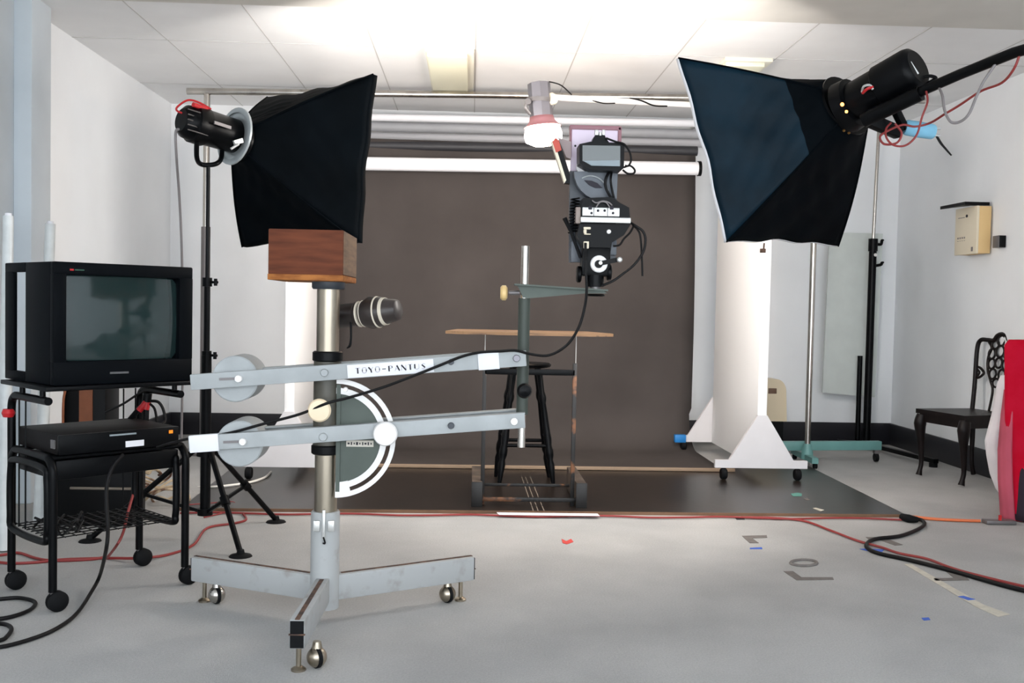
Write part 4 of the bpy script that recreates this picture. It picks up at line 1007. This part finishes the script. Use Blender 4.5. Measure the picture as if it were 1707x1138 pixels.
# recorder
t = thing('video_recorder', 'flat black video recorder on the middle shelf of the cart below the television', 'video recorder', cc(.24, .18, .545))
vz0, vz1 = .546, .615
tb_ = MB(); cbox(tb_, .02, .47, .012, .36, vz0, vz1, .003); tb_.build('case', mat('recorder_case', (20, 17, 17), .6, spec=.2), t)
fr_ = MB(); cbox(fr_, .02, .47, 0.0, .014, vz0, vz1, .002); fr_.build('front_panel', blackm, t)
x_ = MB(); cbox(x_, .43, .445, -.003, .001, vz1-.024, vz1-.012); x_.build('indicator', mat('amber_lamp', (226, 130, 30), .4, emit=.6, ecol=(255, 130, 20)), t)
x_ = MB(); cbox(x_, .26, .33, -.003, .001, vz0+.008, vz0+.03); x_.build('label', whitel, t)
x_ = MB(); cbox(x_, .20, .30, -.003, .001, vz1-.016, vz1-.010); x_.build('cassette_slot_mark', mat('grey_mark', (140, 150, 155), .4), t)
x_ = MB(); cbox(x_, .015, .021, .03, .06, vz0+.02, vz0+.05); x_.build('side_label', darkg, t)
# red clamps and cables on the right rear arm
cp_ = cc(.5, .37, .70)
t = thing('spring_clamp', 'red and black spring clamps clipped to the rear right upright of the cart', 'clamp', P(240, 690, 4.09))
MB().tube([P(246, 655, 4.06), P(244, 672, 4.06)], .018, n=10, smooth=False).build('jaw', blackm, t)
MB().tube([P(244, 670, 4.05), P(232, 684, 4.05)], .013, n=10, smooth=False).tube([P(246, 670, 4.05), P(243, 682, 4.05)], .013, n=10, smooth=False).build('red_sleeve', reds, t)
MB().tube([P(233, 680, 4.06), P(215, 701, 4.06)], .011, n=8, smooth=False).tube([P(244, 680, 4.06), P(243, 703, 4.06)], .012, n=8, smooth=False).build('handles', black, t)
tag(MB().tube([P(252, 668, 4.04), P(264, 670, 4.04), P(272, 682, 4.04), P(275, 700, 4.03), P(270, 707, 4.0)], .006, n=8).tube([P(250, 673, 4.03), P(258, 682, 4.02), P(262, 705, 4.0)], .005, n=8).build('cable_coil', blackc), 'short black cable coil hanging beside the red spring clamps', 'cable')
tag(MB().tube([P(176, 687, 4.2), P(205, 673, 4.15), P(228, 658, 4.1), P(243, 650, 4.07)], .005, n=8).build('cable', blackc), 'black cable sloping up from the brown striped case to the cart arm', 'cable')
# hanging black cable from recorder to the floor in a sweep
pts = [P(205, 757, 3.62), P(188, 778, 3.58), P(178, 810, 3.55), P(178, 850, 3.52), P(180, 880, 3.5), P(177, 915, 3.48), F(166, 960, .06), F(150, 990, .02), F(128, 1022, .008), F(100, 1044, .008), F(60, 1062, .008), F(0, 1078, .008), F(-60, 1080, .008)]
tag(MB().tube(pts, .0068, n=10).build('cable', blackc), 'thick black cable hanging from the recorder and sweeping across the carpet', 'cable')
tag(MB().tube([F(-60, 1003, .008), F(0, 998, .008), F(30, 996, .008), F(52, 1000, .008), F(59, 1006, .008), F(50, 1016, .008), F(28, 1025, .008), F(0, 1031, .008), F(-50, 1034, .008), F(-60, 1040, .008), F(-20, 1040, .008), F(0, 1039, .008), F(14, 1042, .008), F(19, 1049, .008), F(12, 1060, .008), F(0, 1067, .008), F(-40, 1072, .008)], .007, n=10).build('cable', blackc), 'coiled black cable end on the carpet at the lower left edge', 'cable')
# red cables left
tag(MB().tube([F(-40, 925, .006), F(0, 925, .006), F(30, 921, .006), F(60, 930, .006), F(90, 934, .006), F(150, 932, .006), F(176, 928, .006)], .006, n=8).build('cable', redc), 'upper red cable winding over the carpet under the cart', 'cable')
tag(MB().tube([F(-40, 930, .006), F(10, 938, .006), F(60, 937, .006), F(110, 932, .006), F(180, 930, .006), F(230, 930, .018), F(280, 924, .006), F(322, 908, .006), F(345, 880, .006), F(390, 872, .006), F(410, 866, .006), F(405, 856, .006)], .006, n=8).build('cable', redc), 'lower red cable passing behind the cart wheels toward the black tripod', 'cable')
tag(MB().tube([P(242, 742, 4.15), P(234, 800, 4.12), P(225, 815, 4.1), P(213, 855, 4.0), P(206, 885, 3.95), P(195, 908, 3.9), F(178, 930, .006)], .0055, n=8).build('cable', redc), 'red cable dropping through the wire shelf of the cart to the carpet', 'cable')
tag(MB().tube([F(302, 842, .012), F(345, 839, .012), F(385, 836, .012), F(392, 842, .006), F(380, 852, .006), F(340, 862, .006)], .004, n=8).build('cable', redc), 'thin red cable loop beside the left tripod foot', 'cable')
# white cable near left board
tag(MB().tube([P(330, 812, 5.9), F(360, 811, .02), F(410, 805, .02), F(440, 796, .02), F(452, 786, .02)], .007, n=8).build('cable', whitec), 'white cable lying on the dark board beside the left white board foot', 'cable')

# things behind the cart
case_c = P(139, 700, 5.05)
t = thing('striped_case', 'upright black case with a brown stripe standing behind the cart', 'case', ground(case_c))
x0_ = P(104, 700, 5.05).x; x1_ = P(176, 700, 5.05).x; zt_ = P(139, 625, 5.05).z
MB().box(((x0_+x1_)/2, 5.15, zt_/2), (x1_-x0_, .2, zt_), bev=.01).build('case_body', black, t)
MB().box(((x0_+x1_)/2+.01, 5.048, zt_/2), (.065, .008, zt_-.04)).build('brown_stripe', brownst, t)
MB().tube([P(113, 640, 5.04), P(106, 665, 5.04), P(105, 720, 5.04)], .006, n=6).build('edge_piping', mat('orange_piping', (150, 86, 54), .6), t)
bx0 = P(118, 800, 5.0).x; bx1 = P(240, 800, 5.0).x; bz1 = P(180, 765, 5.0).z
t = thing('equipment_case', 'low black equipment case on the floor behind the cart', 'case', ((bx0+bx1)/2, 4.95, 0))
MB().box(((bx0+bx1)/2, 4.93, bz1/2+.003), (bx1-bx0, .2, bz1), bev=.008).build('case_body', black, t)
MB().box(((bx0+bx1)/2+.03, 4.825, bz1*.62), ((bx1-bx0)*.8, .012, .012), bev=.002).build('rim', mat('rim_metal', (130, 120, 108), .5, .5), t)
def milky(x0, y0, x1, y1, lab_, Yt, rr):
    b_ = F(x1, y1); a_ = P(x0, y0, Yt)
    t = thing('plastic_roll', lab_, 'roll', b_, 'rolls of milky plastic leaning behind the cart')
    MB().cyl((b_.x, b_.y, .004), a_, rr*1.15, rr*.9, n=20).build('roll', plasticc, t)
    MB().lathe(a_, a_-Vector((b_.x, b_.y, 0)), [(0, rr*.6), (.012, rr*.6)], 14).build('core', whitel, t)
milky(14, 360, 6, 918, 'milky plastic roll leaning at the far left edge behind the television', 4.45, .024)
milky(84, 373, 66, 868, 'milky plastic roll leaning against the pillar behind the television', 5.0, .027)
# bundle of cables and a plastic bag behind the cart
bcen = F(285, 838)
tag((lambda mb: [mb.tube([bcen+Vector((.10*math.cos(k*.9+i*1.3)*(1-.1*i)-.03*i, .08*math.sin(k*.9+i*2), .02+.035*i+.03*math.sin(k*1.7+i))) for k in range(9)], .0065, n=6) for i in range(6)] and mb)(MB()).build('cable_heap', mat('cream_cable', (196, 176, 146), .6, col2=(90, 56, 40), vscale=9, thr=(.4, .5))), 'tangled heap of cream and brown cables behind the cart', 'cable heap')
tag((lambda mb: [mb.tube([cc(.03+.05*i, .08, .262)+uu*(.05*math.cos(k*1.2+i))+vv*(.09*math.sin(k*1.1+i*2))+Vector((0, 0, .022+.02*math.sin(k*2+i))) for k in range(8)], .0045, n=6) for i in range(3)] and mb)(MB()).build('cable_tangle', blackc), 'black cable tangle lying on the wire shelf of the cart', 'cable')

# ================================================================== CABLES ALONG THE BOARD
e = .009
def edge(px, dy=0): # photograph line of the board's front edge
    return 851.5+(862-851.5)*(px-300)/(1512-300)+dy
tag(MB().tube([F(x, edge(x, 3+1.2*math.sin(x*.03)), e) for x in range(300, 1521, 60)]+[F(1530, 866, e)], .0055, n=8).build('cable', redc), 'long red cable running along the front edge of the dark board', 'cable')
tag(MB().tube([F(1235, 862, e), F(1290, 863, e), F(1340, 868, e), F(1385, 884, e), F(1430, 901, e), F(1470, 912, e), F(1500, 922, e), F(1545, 931, e), F(1580, 944, e), F(1620, 956, e), F(1707, 977, e), F(1780, 992, e), F(2000, 1030, e), F(2300, 1060, e)], .006, n=8).build('cable', redc), 'thin red cable curving over the carpet at the right toward the camera', 'cable')
tag(MB().tube([F(1518, 864, .016), F(1535, 866, .01), F(1541, 873, .01), F(1530, 882, .01), F(1500, 893, .01), F(1460, 898, .01), F(1446, 905, .01), F(1446, 913, .01), F(1465, 922, .01), F(1520, 934, .01), F(1590, 952, .01), F(1660, 972, .01), F(1707, 984, .01), F(1780, 1000, .01), F(2000, 1045, .01), F(2300, 1080, .01)], .0095, n=10).build('cable', blackc), 'thick black cable snaking over the carpet at the right', 'cable')
tag(MB().tube([F(1520, 861, .01), F(1560, 865, .01), F(1600, 867, .01), F(1634, 868, .01)], .008, n=8).build('cable', orangec), 'orange cable running right from the corner of the dark board', 'cable')
tag(MB().tube([F(1503, 861, .022), F(1515, 864, .022), F(1530, 866, .018)], [.018, .022, .014], n=10).build('cable_connector', rubber), 'black cable connector at the right front corner of the dark board', 'connector')

# ================================================================== TAPE MARKS
def tape(px, m, label, cat='tape mark', z=.0008, grp='tape marks on the carpet'):
    pts = [F(x, y, z) for x, y in px]
    return tag(MB().prism(pts, (0, 0, .0012)).build('tape_mark', m, flat=True), label, cat, grp)
tape([(1237, 893), (1278, 892), (1279, 896), (1254, 897), (1265, 905), (1250, 905), (1241, 897)], tapeg, 'small grey L shaped tape mark just above a blue tape strip')
tape([(1250, 913), (1270, 912), (1271, 915), (1250, 915)], bluet, 'small blue tape strip below the grey L shaped mark nearest the board')
tape([(1306, 952), (1322, 952), (1336, 962), (1388, 962), (1390, 966), (1328, 967)], tapeg, 'grey L shaped tape mark below the ring of tape on the carpet')
tape([(1443, 895), (1470, 895), (1480, 898), (1505, 908), (1492, 909), (1466, 900), (1448, 899)], tapeg, 'dark grey V shaped tape mark under the thick black cable')
tape([(1556, 964), (1590, 963), (1575, 951), (1605, 955), (1616, 967), (1560, 968)], tapeg, 'dark grey corner shaped tape mark beside the long pale strip')
tape([(1507, 940), (1519, 940), (1640, 1008), (1684, 1024), (1664, 1028), (1628, 1012)], tapew, 'long pale tape strip running diagonally across the carpet at the right')
tape([(1597, 994), (1606, 993), (1626, 999), (1614, 1000)], bluet, 'short blue tape piece stuck across the long pale strip', z=.0022)
tape([(1433, 915), (1445, 914), (1474, 916), (1470, 920), (1450, 919)], bluet, 'blue tape strip touching the bend of the thick black cable')
tape([(1536, 1030), (1548, 1029), (1551, 1033), (1540, 1034)], bluet, 'tiny blue tape square on the carpet below the long pale strip')
tape([(1224, 862), (1240, 863), (1242, 866), (1228, 866)], mat('dark_tape', (40, 42, 48), .8), 'tiny black tape piece right under the front edge of the dark board')
tape([(936, 898), (944, 902), (952, 898), (956, 903), (945, 907), (938, 905)], mat('red_scrap', (196, 66, 60), .7), 'tiny red tape scrap on the carpet in the middle of the floor')
ts = [F(1340+22*math.cos(k*math.pi/6), 938+5*math.sin(k*math.pi/6), .003) for k in range(12)]
tag(MB().tube(ts, .007, n=6, closed=True, sub=3).build('tape_ring', tapeg), 'scuffed grey ring of tape on the carpet above an L shaped mark', 'tape mark', 'tape marks on the carpet')
zm = .0125
tape([(828, 854), (996, 856), (1000, 860), (832, 858)], whitel, 'long white tape strip on the front edge of the dark board', z=.0165, grp='marks on the dark board')
tape([(1318, 823), (1330, 821), (1337, 823), (1336, 827), (1322, 827)], teal, 'teal oval paint spot on the dark board', 'paint spot', zm, 'marks on the dark board')
tape([(1355, 847), (1360, 846), (1374, 850), (1368, 852)], tapew, 'small pale tape scrap near the right corner of the dark board', z=zm, grp='marks on the dark board')
tape([(1340, 831), (1346, 830), (1350, 833), (1345, 834)], tapeg, 'tiny grey scrap just right of the teal paint spot', z=zm, grp='marks on the dark board')
mb = MB()
for (xa_, xb_) in ((870, 889), (876, 897), (884, 907)):
    a = F(xa_, 795, zm); b = F(xb_, 851, zm); mb.bar(a, b, .005, .001)
tag(mb.build('scratch_marks', scratch), 'pale scratch lines crossing the dark board inside the iron frame', 'scratches', 'marks on the dark board')
